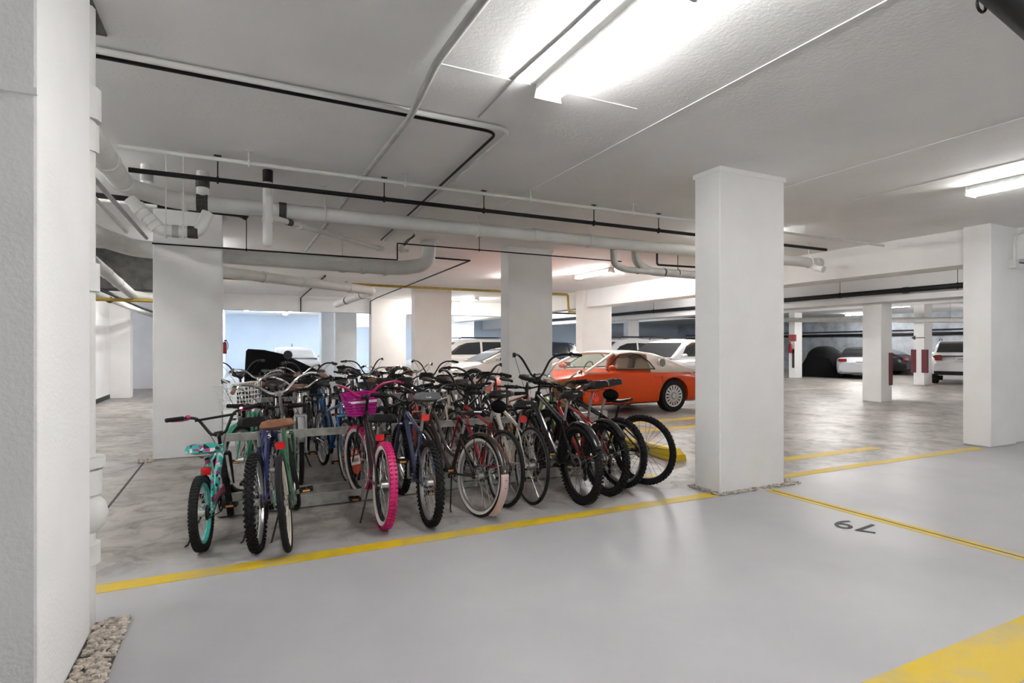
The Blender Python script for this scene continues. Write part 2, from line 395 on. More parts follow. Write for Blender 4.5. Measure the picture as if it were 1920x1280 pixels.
# floor markings
def stripe(x0, x1, y0, y1, lab, m=None):
    return struct('floor_line', MB().box(x0, x1, y0, y1, 0.0, 0.002), m or M_YEL, lab, 'floor marking')
stripe(-0.95, 4.06, 3.915, 4.055, 'yellow floor line in front of the bicycle row')
stripe(5.18, 9.25, 4.14, 4.27, 'yellow floor line between the two right hand pillars')
stripe(3.95, 4.13, 4.79, 4.93, 'short worn yellow floor mark left of the central pillar')
stripe(5.1, 8.0, 4.76, 4.92, 'worn yellow floor line behind the central pillar')
stripe(4.63, 4.76, YB + 0.5, 3.86, 'yellow floor line beside the stencilled number')
stripe(5.0, 9.4, 7.44, 7.64, 'yellow stall line nearer the empty stall')
stripe(5.0, 9.4, 8.32, 8.54, 'yellow stall line beside the orange car')
stripe(1.9, 9.0, 1.19, 1.48, 'broad faded yellow band at the lower right corner')
stripe(10.5, 22.0, 12.6, 12.72, 'faint pale lot line far behind the slim pillar', mat('faint_lot_paint', (0.50, 0.48, 0.42), 0.5))
struct('floor_joint', MB().box(4.690, 4.702, YB + 0.5, 3.84, 0.0, 0.0035), M_STENCIL, 'dark saw cut along the yellow line', 'floor joint')
struct('floor_joint', MB().box(-1.015, -0.995, 3.4, 8.2, 0.0, 0.003), M_STENCIL, 'dark joint in the floor by the left pillars', 'floor joint')
t = text_mesh('stall_number', '79', 0.36, M_STENCIL, None, 0.0005, 0.85)
t.location = (4.36, 2.80, 0.0025); t.rotation_euler = (0, 0, math.radians(118))
tag(t, 'black stencilled number 79 on the grey floor', 'stall number', kind='structure')

# gravel around pillar feet (uncountable)
def gravel(x0, x1, y0, y1, n, lab, hole=None):
    mb = MB(); rnd = random.Random(3)
    for i in range(n):
        x, y = rnd.uniform(x0, x1), rnd.uniform(y0, y1)
        if hole and hole[0] < x < hole[1] and hole[2] < y < hole[3]: continue
        r = rnd.uniform(0.008, 0.017)
        mb.ball((x, y, 0.003 + r * 0.5), r * rnd.uniform(0.8, 1.5), r, r * 0.75, 6, 4)
    o = mb.build('gravel', M_STONE); return tag(o, lab, 'gravel', kind='stuff')
struct('gravel_bed', MB().box(-0.64, -0.49, 2.3, 3.50, 0.0, 0.004), M_SOIL, 'dark soil strip beside the left pillar', 'gravel bed')
gravel(-0.63, -0.495, 2.3, 3.49, 620, 'pale pebbles in the strip beside the left pillar')
gravel(4.07, 5.22, 3.90, 4.36, 900, 'pale pebbles round the foot of the central pillar', (4.14, 5.03, 3.97, 4.30))
gravel(-1.07, -0.90, 8.05, 8.3, 70, 'few pebbles at the foot of the pillar behind the teal bicycle')

# concrete wheel stops painted yellow
def wheel_stop(x, y0, y1, lab):
    prof = [(-0.09, 0), (0.09, 0), (0.075, 0.12), (0.05, 0.14), (-0.05, 0.14), (-0.075, 0.12)]
    mb = MB(); rows = []
    for (yy, k) in ((y0, 0.55), (y0 + 0.08, 1), (y1 - 0.08, 1), (y1, 0.55)):
        rows.append([(x + a, yy, b * k if b else 0.0) for a, b in prof + [prof[0]]])
    mb.grid(rows); mb.poly([r for r in rows[0][:-1]]); mb.poly(list(reversed(rows[-1][:-1])))
    tag(mb.build('wheel_stop', M_YEL, None, False), lab, 'wheel stop', 'yellow wheel stops')
wheel_stop(4.90, 5.32, 6.9, 'yellow wheel stop behind the rightmost bicycle wheel')
wheel_stop(4.05, 10.0, 11.8, 'yellow wheel stop seen between handlebars left of the white pillar')

# ---------------------------------------------------------------- ceiling lamps
def lamp(x, y, ang, lab, length=1.22, cool=False, z=H, bright=True):
    r = thing('fluorescent_lamp', lab, 'ceiling lamp', (x, y, z), ang, 'fluorescent ceiling lamps')
    L = length / 2
    mb = MB(); rows = [[(sx * L, -0.06, 0), (sx * L, -0.085, -0.045), (sx * L, -0.03, -0.055), (sx * L, 0.03, -0.055), (sx * L, 0.085, -0.045), (sx * L, 0.06, 0)] for sx in (-1, 1)]
    mb.grid(rows); mb.build('housing', M_FIX, r, False)
    for sx in (-1, 1):
        mb = MB(); mb.prism([(sx * L, -0.075, 0), (sx * L, -0.10, -0.105), (sx * L, 0.10, -0.105), (sx * L, 0.075, 0)], (sx * 0.015, 0, 0)); mb.build('end_cap', M_FIX, r, False)
    for sy in (-0.052, 0.052):
        MB().tube([(-L + 0.01, sy, -0.082), (L - 0.01, sy, -0.082)], 0.0165, 10).build('tube', M_TUBEC if cool else (M_TUBEB if bright else M_TUBE), r)
Q = PI / 2
lamp(1.84, 2.62, Q, 'twin tube lamp on the ceiling in the upper middle foreground', 1.22, bright=False)
lamp(1.84, 1.36, Q, 'twin tube lamp continuing above the foreground lamp out of view', 1.22, bright=False)
lamp(7.12, 2.70, Q, 'lamp on the ceiling at the right edge of view', 1.22, bright=False)
lamp(7.32, 10.75, Q, 'lamp on the ceiling above the orange car', 1.3)
lamp(7.5, 18.8, Q, 'lamp on the ceiling above the pale silver coupe', 1.3)
lamp(24.4, 14.2, Q, 'lamp on the far ceiling above the parked convertible', 1.6)
for k, (x, y, c, w) in enumerate([(-2.4, 3.4, 2, 'in the corridor beside the left pillar'), (-2.75, 14.9, 2, 'in the corridor near its end'),  # extra fixtures added as fill to lift the brightness
        (-2.0, 6.6, 2, 'in the corridor hidden by the left pillar'), (-0.62, 10.6, 2, 'hidden behind the pillar by the teal bicycle'), (6.9, 6.15, 2, 'hidden behind the central pillar'), (6.2, 12.2, 0, 'hidden behind the white pillar'), (6.35, 19.6, 0, 'hidden behind the cream pillar'), (7.12, -3.5, 0, 'behind the viewpoint by the drive lane'),
        (12.6, 1.0, 2, 'at the end of the drive lane'), (-1.05, 15.8, 0, 'hidden deep behind the pillar by the teal bicycle'),
        (12.4, 7.2, 2, 'hidden behind the white beam'), (12.4, 14.0, 0, 'deep behind the white beam'), (18.6, 7.0, 2, 'in the far lot on the right'),
        (18.6, 13.0, 0, 'in the far lot by the slim pillar'), (18.6, 20.5, 0, 'deep in the far lot'), (26.8, 8.2, 0, 'over the white SUV'), (28.6, 12.4, 0, 'near the far concrete wall, right'), (28.6, 18.2, 0, 'near the far concrete wall, left'),
        (12.4, 24.0, 1, 'far behind the cream pillar'), (18.6, 28.0, 1, 'in the far rear lot corner'),  # from here on: cool lamps added to brighten the rear
        (2.2, 30.0, 1, 'before the blue lit wall, left'), (0.4, 27.3, 1, 'before the blue lit wall, outer left'),
        (4.6, 27.3, 1, 'before the blue lit wall, middle'), (7.6, 24.0, 1, 'hidden behind the bright beam'), (8.0, 30.5, 1, 'before the blue lit wall, right')]):
    lamp(x, y, Q, 'added fluorescent fill lamp ' + w, 0.9 if 'hidden' in w else 1.3, c == 1, bright=(c == 0))

# ---------------------------------------------------------------- pipes under the ceiling
def onY(x, y, Y):                              # pixel on the vertical plane at Y
    X = atY(x, Y); d = X * FW.x + Y * FW.y
    return Vector((X, Y, CAMH - (y - HZ) * d / FPX))
def pipe(name, lab, cat, pts, r, m, fillet=None, hang=(), coup=(), hm=None, n=12, flat=False):
    """pts world points; hang: points carrying a hanger rod; coup: (point, axis, width, material) collars"""
    mb = MB(); P = rounded(pts, fillet if fillet is not None else r * 2.2, 6)
    mb.tube(P, r, n); o = mb.build(name, m); tag(o, lab, cat)
    for h in hang:
        h = Vector(h); b = MB()
        b.tube([h + Vector((0, 0, r)), Vector((h.x, h.y, H))], 0.006, 6)
        b.box(h.x - 0.03, h.x + 0.03, h.y - 0.02, h.y + 0.02, H - 0.006, H)
        ax = Vector(pts[-1]) - Vector(pts[0])
        if abs(ax.x) > abs(ax.y): ring = [(h.x, h.y + (r + 0.006) * math.cos(a), h.z + (r + 0.006) * math.sin(a)) for a in [2*PI*k/14 for k in range(14)]]
        else: ring = [(h.x + (r + 0.006) * math.cos(a), h.y, h.z + (r + 0.006) * math.sin(a)) for a in [2*PI*k/14 for k in range(14)]]
        b.tube(ring, 0.009, 5, closed=True); b.build('hanger', hm or M_PIPE, o)
    for (c, ax, w, cm, k) in coup:
        c, ax = Vector(c), Vector(ax).normalized()
        MB().tube([c - ax * w / 2, c + ax * w / 2], r * k, n).build('coupling', cm, o)
    return o
XA = Vector((1, 0, 0)); YA = Vector((0, 1, 0)); ZA = Vector((0, 0, 1))
o = pipe('drain_pipe', 'large white drain pipe crossing under the ceiling behind the central pillar', 'pipe',
     [(-0.88, 3.5, 2.81), (-0.88, 5.95, 2.81), (-0.55, 6.32, 2.81), (8.8, 6.28, 2.80)], 0.082, M_PIPE, 0.1,
     hang=[(0.85, 6.31, 2.81), (2.6, 6.30, 2.81), (4.2, 6.3, 2.81), (6.3, 6.29, 2.8), (8.55, 6.28, 2.8)],
     coup=[((-0.88, 5.2, 2.81), YA, 0.1, M_PIPE, 1.12), ((-0.88, 5.8, 2.81), YA, 0.06, M_PIPE, 1.12), ((-0.3, 6.32, 2.81), XA, 0.1, M_BAND, 1.05), ((0.98 - 0.55, 6.31, 2.81), XA, 0.07, M_BAND, 1.06), ((-0.45, 6.32, 2.81), XA, 0.05, M_PIPE, 1.12),
           ((3.4, 6.3, 2.81), XA, 0.08, M_PIPE, 1.1), ((8.75, 6.28, 2.8), XA, 0.12, M_PIPE, 1.15)])
for xx, rr, yy in ((275, 0.05, 6.32), (380, 0.055, 6.32)):                # risers into the slab
    X = atY(xx, yy)
    b = MB(); b.tube([(X, yy, 2.85), (X, yy, H)], rr, 12); b.build('riser', M_PIPE, o)
    MB().tube([(X, yy, 2.96), (X, yy, 3.03)], rr * 1.12, 12).build('coupling', M_BAND if xx > 300 else M_PIPEG, o)
MB().tube(rounded([(8.6, 6.28, 2.8), (8.6, 6.2, 2.70), (8.6, 6.05, 2.66)], 0.05), 0.055, 10).build('outlet', M_PIPE, o)
Y5 = 5.75
q = [onY(x, y, Y5) for x, y in ((243, 372), (300, 432), (372, 436), (390, 398))]
pipe('drain_branch', 'white branch pipe looping below the large drain pipe', 'pipe', [q[0], q[1], q[2], q[3]], 0.05, M_PIPE, 0.06, hang=[q[1].lerp(q[2], 0.15), q[1].lerp(q[2], 0.6)],
     coup=[(q[0].lerp(q[1], t), q[1] - q[0], 0.05, M_PIPE, 1.18) for t in (0.3, 0.5, 0.68, 0.84)] + [(q[1].lerp(q[2], 0.4), XA, 0.05, M_PIPEG, 1.1), (q[1].lerp(q[2], 0.85), XA, 0.08, M_BAND, 1.1)])
c0 = onY(502, 385, 6.0)
o = pipe('trap_pipe', 'short hanging white pipe end with a black boot', 'pipe', [(c0.x, 6.0, H), (c0.x, 6.0, onY(502, 455, 6.0).z)], 0.045, M_PIPE,
     coup=[((c0.x, 6.0, H - 0.06), ZA, 0.12, M_BLK, 1.05), ((c0.x, 6.0, H - 0.15), ZA, 0.05, M_ALU, 1.1), ((c0.x, 6.0, onY(502, 412, 6.0).z), ZA, 0.05, M_PIPE, 1.15)])
MB().ball((c0.x, 6.0, onY(502, 455, 6.0).z), 0.045).build('end_cap', M_PIPE, o)
e0, e1 = onY(508, 407, 6.05), onY(712, 466, 8.1)
pipe('drain_branch', 'slanting white branch pipe running back from the black boot', 'pipe', [e0, e0.lerp(e1, 0.25), e1], 0.03, M_PIPE, 0.03,
     coup=[(e0.lerp(e1, 0.12), e1 - e0, 0.08, M_BAND, 1.15), (e1, e1 - e0, 0.12, M_PIPE, 1.5), (e0.lerp(e1, 0.2), e1 - e0, 0.05, M_PIPE, 1.4)])
pipe('conduit', 'thin white conduit along the ceiling before the large drain pipe', 'conduit', [(-0.86, 5.5, 3.02), (9.2, 5.46, 3.0)], 0.018, M_PIPE,
     hang=[(x, 5.48, 3.01) for x in (0.1, 1.5, 2.9, 4.3)], hm=M_PIPE)
pipe('sprinkler_pipe', 'black sprinkler pipe hanging across the bicycle bay', 'pipe', [(-0.82, 5.73, 2.9), (8.2, 5.73, 2.9)], 0.022, M_BLK,
     hang=[(x, 5.73, 2.9) for x in (-0.15, 1.35, 2.45, 3.9, 4.9)], hm=M_BLK)
pipe('conduit', 'white conduit bending round the ceiling in the upper left', 'conduit', [(-0.9, 3.93, 3.09), (1.93, 3.98, 3.09), (2.12, 8.9, 3.08)], 0.02, M_PIPE, 0.12)
pipe('conduit', 'black cable line beside the bent white conduit', 'conduit', [(-0.9, 4.0, 3.085), (1.85, 4.05, 3.085), (2.05, 8.9, 3.08)], 0.012, M_BLK, 0.12)
pipe('conduit', 'grey conduit running straight back along the ceiling', 'conduit', [(1.12, 0.8, 3.09), (1.07, 3.2, 3.09), (1.13, 4.0, 3.06), (1.1, 10.6, 3.09)], 0.024, M_PIPEG, 0.1)
o = pipe('drain_pipe', 'large white drain pipe turning behind the pillar and up into the slab', 'pipe',
     [(-1.5, 4.2, 2.72), (-1.5, 8.0, 2.70), (-1.2, 8.85, 2.69), (2.35, 8.85, 2.64), (2.8, 8.85, 2.74), (2.82, 8.85, H)], 0.115, M_PIPE, 0.22,
     hang=[(1.45, 8.85, 2.65)], coup=[((-1.5, 7.55, 2.70), YA, 0.07, M_PIPE, 1.1), ((1.75, 8.85, 2.645), XA, 0.06, M_PIPE, 1.12), ((2.1, 8.85, 2.64), XA, 0.06, M_PIPE, 1.12), ((2.82, 8.85, H - 0.02), ZA, 0.03, M_PIPE, 1.35)])
pipe('drain_pipe', 'slanting white drain pipe ending in a downward elbow beyond the bicycles', 'pipe', [(-0.7, 8.95, 2.50), (2.42, 11.2, 2.5), (2.25, 14.6, 2.46)], 0.085, M_PIPE, 0.16,
     coup=[((0.4, 9.74, 2.5), Vector((3.1, 2.25, 0)), 0.08, M_PIPE, 1.12), ((1.0, 10.18, 2.5), Vector((3.1, 2.25, 0)), 0.05, M_PIPE, 1.1), ((1.9, 10.83, 2.5), Vector((3.1, 2.25, 0)), 0.06, M_PIPE, 1.12), ((2.38, 12.0, 2.49), YA, 0.05, M_BAND, 1.05), ((2.3, 13.4, 2.47), YA, 0.05, M_BAND, 1.05)])
a, b = at(160, 478, 2.44), at(248, 552, 2.30)
pipe('drain_pipe', 'white drain pipe slanting down over the corridor', 'pipe', [a, b, b + Vector((0.35, 0.5, -0.02))], 0.075, M_PIPE, 0.1, coup=[(a.lerp(b, t), b - a, 0.05, M_PIPE, 1.08) for t in (0.35, 0.6)])
a, b = at(160, 545, 2.6), at(290, 628, 2.5)
pipe('drain_pipe', 'lower white pipe running along the corridor ceiling', 'pipe', [(-2.3, 11.2, 2.36), (-2.2, 21.5, 2.30)], 0.06, M_PIPE, coup=[((-2.25, y, 2.33), YA, 0.08, M_BAND, 1.1) for y in (13.5, 17.5)])
pipe('conduit', 'black cable bundle along the corridor ceiling', 'conduit', [(-2.0, 11.0, 2.34), (-1.95, 15.0, 2.30), (-2.0, 21.5, 2.34)], 0.03, M_BLK)
pipe('black_pipe', 'short thick black pipe under the slab before the left pillar', 'pipe', [(-1.6, 7.1, 2.95), (0.05, 7.2, 2.93), (0.12, 7.2, 2.89)], 0.045, M_BLK, 0.04)
pipe('conduit', 'grey conduit running back beside the left drain pipe', 'conduit', [(-1.02, 3.9, 2.72), (-0.98, 8.12, 2.72)], 0.02, M_PIPEG)
pipe('conduit', 'second pale conduit beside the left drain pipe', 'conduit', [(-1.2, 3.9, 2.78), (-1.18, 8.1, 2.78)], 0.024, M_PIPE)
pipe('conduit', 'pale cross conduit over the corridor mouth', 'conduit', [(-2.6, 7.0, 2.92), (-0.75, 7.0, 2.88)], 0.018, M_PIPE)
w = [onY(285, 456, 8.18), onY(745, 488, 8.18), onY(745, 456, 8.18), onY(1165, 489, 8.18)]
w[1].z = w[0].z; w[3].z = w[2].z
pipe('conduit', 'thin black line passing the pillar and stepping up to the ceiling', 'conduit', w, 0.010, M_BLK, 0.01,
     hang=[(w[0].x + 1.05, 8.18, w[0].z), (w[2].x + 1.3, 8.18, w[2].z)], hm=M_BLK)
pipe('conduit', 'thin black zigzag conduit below the ceiling by the white pillar', 'conduit', [(3.0, 9.86, 3.02), (3.95, 9.9, 3.02), (4.25, 19.0, 3.05), (4.25, 20.15, 3.0), (4.25, 20.15, 2.55)], 0.016, M_BLK, 0.02)
pipe('conduit', 'thin black conduit dropping on the grey back beam', 'conduit', [(1.9, 14.0, 3.08), (1.95, 20.2, 3.05), (1.95, 20.22, 2.58)], 0.02, M_BLK, 0.02)
pipe('gas_pipe', 'yellow gas pipe running across to the cream pillar and stepping down', 'gas pipe', [(-0.45, 15.2, 3.05), (9.42, 15.3, 3.05), (9.46, 15.3, 2.5), (11.0, 15.3, 2.5)], 0.036, M_GAS, 0.06,
     hang=[(2.6, 15.22, 3.05)], hm=M_GAS, coup=[((10.1, 15.3, 2.5), XA, 0.03, M_PIPEG, 1.3)])
pipe('gas_pipe', 'yellow gas pipe crossing the corridor', 'gas pipe', [(XL, 11.6, 2.20), (-0.95, 11.6, 2.20)], 0.03, M_GAS)
pipe('sprinkler_pipe', 'thick black sprinkler main hanging behind the white beam', 'pipe', [(14.3, 4.6, 2.75), (14.3, 30.0, 2.75)], 0.062, M_BLK,
     hang=[(14.3, y, 2.75) for y in (6.9, 9.6, 14.0, 17.0)], hm=M_BLK, coup=[((14.35, 8.0, 2.75), YA, 0.12, M_BAND, 1.25), ((14.35, 5.2, 2.75), YA, 0.12, M_BAND, 1.25)])
pipe('sprinkler_pipe', 'thin black sprinkler branch crossing the far lot', 'pipe', [(10.2, 20.0, 2.78), (22.0, 20.0, 2.78)], 0.03, M_BLK, hang=[(13.0, 20.0, 2.78), (17, 20, 2.78)], hm=M_BLK)
pipe('gas_pipe', 'yellow brown pipe crossing the far lot ceiling', 'gas pipe', [(19.5, 4.6, 2.92), (19.5, 30.0, 2.92)], 0.045, M_GAS)
pipe('sprinkler_pipe', 'black pipe along the far concrete wall', 'pipe', [(XR - 0.1, 5, 2.05), (XR - 0.1, 33, 2.05)], 0.075, M_BLK)
pipe('sprinkler_pipe', 'upper black pipe along the far concrete wall', 'pipe', [(XR - 0.1, 5, 2.25), (XR - 0.1, 33, 2.25)], 0.03, M_BLK)
pipe('drain_pipe', 'white sloping drain pipe before the far pillars', 'pipe', [(22.35, 20.0, 2.72), (22.35, 9.0, 2.25)], 0.10, M_PIPE, hang=[(22.35, 18.0, 2.635), (22.35, 11.0, 2.335)])
o = pipe('drain_pipe', 'pale drain pipe with two swan neck risers right of the white pillar', 'pipe', [(5.55, 7.6, H), (5.57, 7.6, 2.74), (5.8, 7.6, 2.68), (8.9, 7.5, 2.66)], 0.055, M_PIPEG, 0.14,
     hang=[(6.9, 7.57, 2.68), (7.5, 7.55, 2.67), (7.9, 7.54, 2.67)], hm=M_BLK, coup=[((6.05, 7.6, 2.68), XA, 0.03, M_BAND, 1.1), ((6.6, 7.58, 2.68), XA, 0.03, M_BAND, 1.25), ((8.0, 7.53, 2.66), XA, 0.03, M_BAND, 1.1)])
MB().tube(rounded([(6.0, 7.6, H), (6.02, 7.6, 2.8), (6.3, 7.6, 2.68), (8.9, 7.5, 2.65)], 0.15), 0.07, 12).build('riser', M_PIPEG, o)
pipe('sprinkler_pipe', 'black pipe above the swan neck drain', 'pipe', [(6.55, 7.7, H), (6.55, 7.7, 2.82), (9.0, 7.7, 2.86)], 0.018, M_BLK, 0.05)
# upper right corner: black insulated pipe with cable tie
a, b = at(1835, -45, 2.92), at(1960, 72, 2.92)
o = pipe('black_pipe', 'black insulated pipe at the upper right corner of view', 'pipe', [a, b], 0.055, M_BLK)
MB().tube([at(1840, 10, 2.9) + Vector((0.035 * math.cos(t), 0, 0.03 * math.sin(t))) for t in [2*PI*k/12 for k in range(12)]], 0.006, 5, closed=True).build('cable_loop', M_BLK, o)
# conduit and box on the right pillar
o = pipe('conduit', 'white conduit with a junction box on the right pillar', 'conduit', [(9.95, 4.1, 2.62), (9.95, 4.1, 3.0), (10.1, 3.97, 3.06), (12.5, 3.97, 3.06)], 0.018, M_PIPE, 0.1)
MB().box(9.9, 10.0, 4.06, 4.14, 2.52, 2.64).build('junction_box', M_PIPE, o, False)
pipe('conduit', 'thin dark cable leaving the junction box', 'conduit', [(9.98, 4.08, 2.6), (10.3, 3.97, 2.58), (12.5, 3.97, 2.6)], 0.008, M_BLK)
# standpipe behind the left pillar
o = pipe('standpipe', 'white standpipe with fittings behind the left foreground pillar', 'pipe', [(-0.70, 3.50, 0.0), (-0.70, 3.50, H)], 0.06, M_PIPE,
     coup=[((-0.70, 3.50, z), ZA, w, M_PIPE, k) for z, w, k in ((0.82, 0.05, 1.7), (0.72, 0.12, 1.5), (0.36, 0.10, 1.35), (2.62, 0.16, 1.4), (2.45, 0.14, 1.25), (1.75, 0.14, 1.3))])
MB().ball((-0.68, 3.50, 0.56), 0.095, 0.095, 0.11).build('valve_body', M_PIPE, o)
for x, y in ((2.47, 8.3),):
    r = thing('valve_cluster', 'small white valve cluster with wires beside the large elbow', 'valve', (x - 0.25, y, 2.86))
    MB().ball((0, 0, 0), 0.05, 0.05, 0.06).build('valve_body', M_PIPE, r)
    for k in range(3): MB().tube(bez((0.02 * k, 0, 0.05), (0.05 + 0.05*k, 0, 0.2), (0.15, 0.05 * k, 0.15), (0.18 + 0.04*k, 0.1 * k, 0.26), 6), 0.008, 5).build('feed_pipe', M_BLK if k else M_PIPE, r)
    MB().tube([(-0.1, 0, 0), (0.1, 0, -0.02)], 0.022, 8).build('pipe_stub', M_PIPE, r)

# ---------------------------------------------------------------- bicycles
MESH = {}
def cached(key, fn):
    if key not in MESH: MESH[key] = fn()
    return MESH[key]

def tire_mesh(R, r, kind, m):
    def mk():
        mb = MB(); n = 10
        prof = [((R - r) + r * math.cos(2*PI*j/n), r * 0.95 * math.sin(2*PI*j/n)) for j in range(n)]
        mb.lathe(prof, 40)
        if kind == 'knobby':
            N = 52
            for i in range(N):
                for row, (oy, rad) in enumerate(((0.0, R), (0.62 * r, R - 0.16 * r), (-0.62 * r, R - 0.16 * r), (0.98 * r, R - 0.55 * r), (-0.98 * r, R - 0.55 * r))):
                    a = 2 * PI * (i + (0.5 if row in (0, 3, 4) else 0)) / N
                    rv = Vector((math.cos(a), 0, math.sin(a))); tv = Vector((-math.sin(a), 0, math.cos(a)))
                    mb.obox(rv * rad + Vector((0, oy, 0)), tv * 0.0085, Vector((0, 0.0075, 0)), rv * 0.0065)
        elif kind == 'ribbed':
            N = 64
            for i in range(N):
                a = 2 * PI * i / N
                rv = Vector((math.cos(a), 0, math.sin(a))); tv = Vector((-math.sin(a), 0, math.cos(a)))
                for oy in (-0.5 * r, 0.5 * r):
                    mb.obox(rv * (R - 0.08 * r) + Vector((0, oy, 0)), tv * 0.009, Vector((0, 0.40 * r, 0)), rv * 0.004)
        return mb.mesh('tire', m)
    return cached(('tire', R, r, kind, m.name), mk)
def side_mesh(R, r, m):
    def mk():
        mb = MB()
        for s in (-1, 1):
            mb.lathe([(R - 1.95 * r, s * 0.45 * r), (R - 1.9 * r, s * 0.72 * r), (R - 1.35 * r, s * 1.02 * r), (R - 0.95 * r, s * 1.03 * r), (R - 1.2 * r, s * 0.9 * r)], 40)
        return mb.mesh('sidewall', m)
    return cached(('side', R, r, m.name), mk)
def rim_mesh(R, r, m):
    a = R - 2 * r
    return cached(('rim', R, r, m.name), lambda: MB().lathe([(a + 0.006, -r * 0.62), (a + 0.006, r * 0.62), (a - 0.012, r * 0.55), (a - 0.018, 0), (a - 0.012, -r * 0.55)], 40).mesh('rim', m))
def spoke_mesh(R, r, n, m):
    def mk():
        mb = MB(); a = R - 2 * r - 0.012
        for i in range(n):
            t = 2 * PI * i / n; s = 1 if i % 2 else -1; t2 = t + (0.95 if (i // 2) % 2 else -0.95)
            mb.tube([(0.022 * math.cos(t2), s * 0.03, 0.022 * math.sin(t2)), (a * math.cos(t), s * 0.004, a * math.sin(t))], 0.0014, 4)
        return mb.mesh('spokes', m)
    return cached(('spk', R, r, n, m.name), mk)
def mag_mesh(R, r, m):
    def mk():
        mb = MB(); a = R - 2 * r - 0.01
        for i in range(5):
            t = 2 * PI * i / 5
            for d in (-0.10, 0.10):
                mb.tube([(0.03 * math.cos(t), 0, 0.03 * math.sin(t)), (a * math.cos(t + d), 0, a * math.sin(t + d))], [0.014, 0.011], 6)
        return mb.mesh('spokes', m)
    return cached(('mag', R, r, m.name), mk)
def hub_mesh(rear, m):
    def mk():
        mb = MB(); mb.tube([(0, -0.055, 0), (0, -0.034, 0), (0, -0.03, 0), (0, 0.03, 0), (0, 0.034, 0), (0, 0.055, 0)], [0.008, 0.01, 0.024, 0.024, 0.01, 0.008], 12)
        mb.tube([(0, -0.068, 0), (0, 0.068, 0)], 0.006, 8)
        return mb.mesh('hub', m)
    return cached(('hub', rear, m.name), mk)
def cassette_mesh(m):
    def mk():
        mb = MB()
        for k, rr in enumerate((0.052, 0.045, 0.038, 0.032)):
            mb.tube([(0, -0.030 - 0.005 * k, 0), (0, -0.033 - 0.005 * k, 0)], rr, 20)
        return mb.mesh('sprocket', m)
    return cached(('cas', m.name), mk)
def disc_mesh():
    return cached('disc', lambda: MB().lathe([(0.082, 0.036), (0.082, 0.039), (0.06, 0.039), (0.06, 0.036)], 24).mesh('brake_disc', M_ALU))

def wheel(name, root, pos, R, r, S, rear):
    w = link(name, tire_mesh(R, r, S.get('tread', 'smooth'), S['tire']), root); w.location = pos
    if S.get('side'): link('sidewall', side_mesh(R, r, S['side']), w)
    link('rim', rim_mesh(R, r, S.get('rim', M_ALU)), w)
    link('spokes', mag_mesh(R, r, M_BLKP) if S.get('mag') else spoke_mesh(R, r, S.get('nspk', 28), S.get('spk', M_CHROME)), w)
    link('hub', hub_mesh(rear, S.get('hubm', M_ALU)), w)
    if rear: link('sprocket', cassette_mesh(S.get('cogm', M_BAND)), w)
    if S.get('disc'): link('brake_disc', disc_mesh(), w)
    w.rotation_euler = (0, random.uniform(0, 6), 0)
    return w

def saddle_mb(kind):
    # lofted from nose (+x) to the wide back, local origin at rail centre; returns half-width/height stations
    st = {'slim': [(0.15, .012, .0), (0.13, .022, .006), (0.06, .028, .006), (-0.01, .045, .004), (-0.07, .070, .010), (-0.12, .072, .020), (-0.14, .045, .022)],
          'wide': [(0.14, .015, -.012), (0.12, .030, .0), (0.05, .042, .002), (-0.02, .078, .006), (-0.08, .112, .022), (-0.13, .112, .034), (-0.155, .075, .034)],
          'gel':  [(0.14, .020, -.012), (0.12, .036, .004), (0.05, .050, .008), (-0.02, .082, .012), (-0.08, .108, .034), (-0.13, .108, .044), (-0.155, .075, .040)]}[kind]
    th = {'slim': 0.032, 'wide': 0.055, 'gel': 0.062}[kind]
    mb = MB(); rows = []
    for (x, w, z) in st:
        row = []
        for a, b in ((-1.0, -0.55), (-1.02, -0.1), (-0.88, 0.72), (-0.45, 1.0), (0, 0.86), (0.45, 1.0), (0.88, 0.72), (1.02, -0.1), (1.0, -0.55), (0.5, -0.62), (-0.5, -0.62), (-1.0, -0.55)):
            row.append((x, a * w, z + b * th * 0.6))
        rows.append(row)
    mb.grid(rows); mb.poly(list(reversed(rows[0][:-1]))); mb.poly(rows[-1][:-1])
    return mb

def handlebar(kind, top, S):
    """tube points of bar for the left (+y) half from clamp to tip; x forward"""
    x, z = top
    if kind == 'flat':   h = [(x, 0, z), (x, .06, z), (x - .005, .12, z + .015), (x - .03, .31, z + .02)]
    elif kind == 'riser': h = [(x, 0, z), (x, .05, z), (x + .01, .12, z + .05), (x - .03, .33, z + .065)]
    elif kind == 'cruiser': h = [(x, 0, z), (x + .03, .06, z + .01), (x + .05, .17, z + .10), (x - .05, .27, z + .13), (x - .16, .32, z + .11), (x - .27, .34, z + .09)]
    elif kind == 'tall':  h = [(x, 0, z), (x + .02, .06, z + .03), (x + .03, .16, z + .20), (x - .03, .24, z + .25), (x - .15, .33, z + .25), (x - .25, .37, z + .24)]
    elif kind == 'bmx':  h = [(x, 0, z), (x, .05, z), (x + .01, .13, z + .15), (x, .2, z + .17), (x - .05, .34, z + .18)]
    elif kind == 'drop': h = [(x, 0, z), (x, .16, z), (x + .07, .2, z), (x + .11, .21, z - .05), (x + .08, .215, z - .11), (x - .02, .22, z - .13)]
    return h

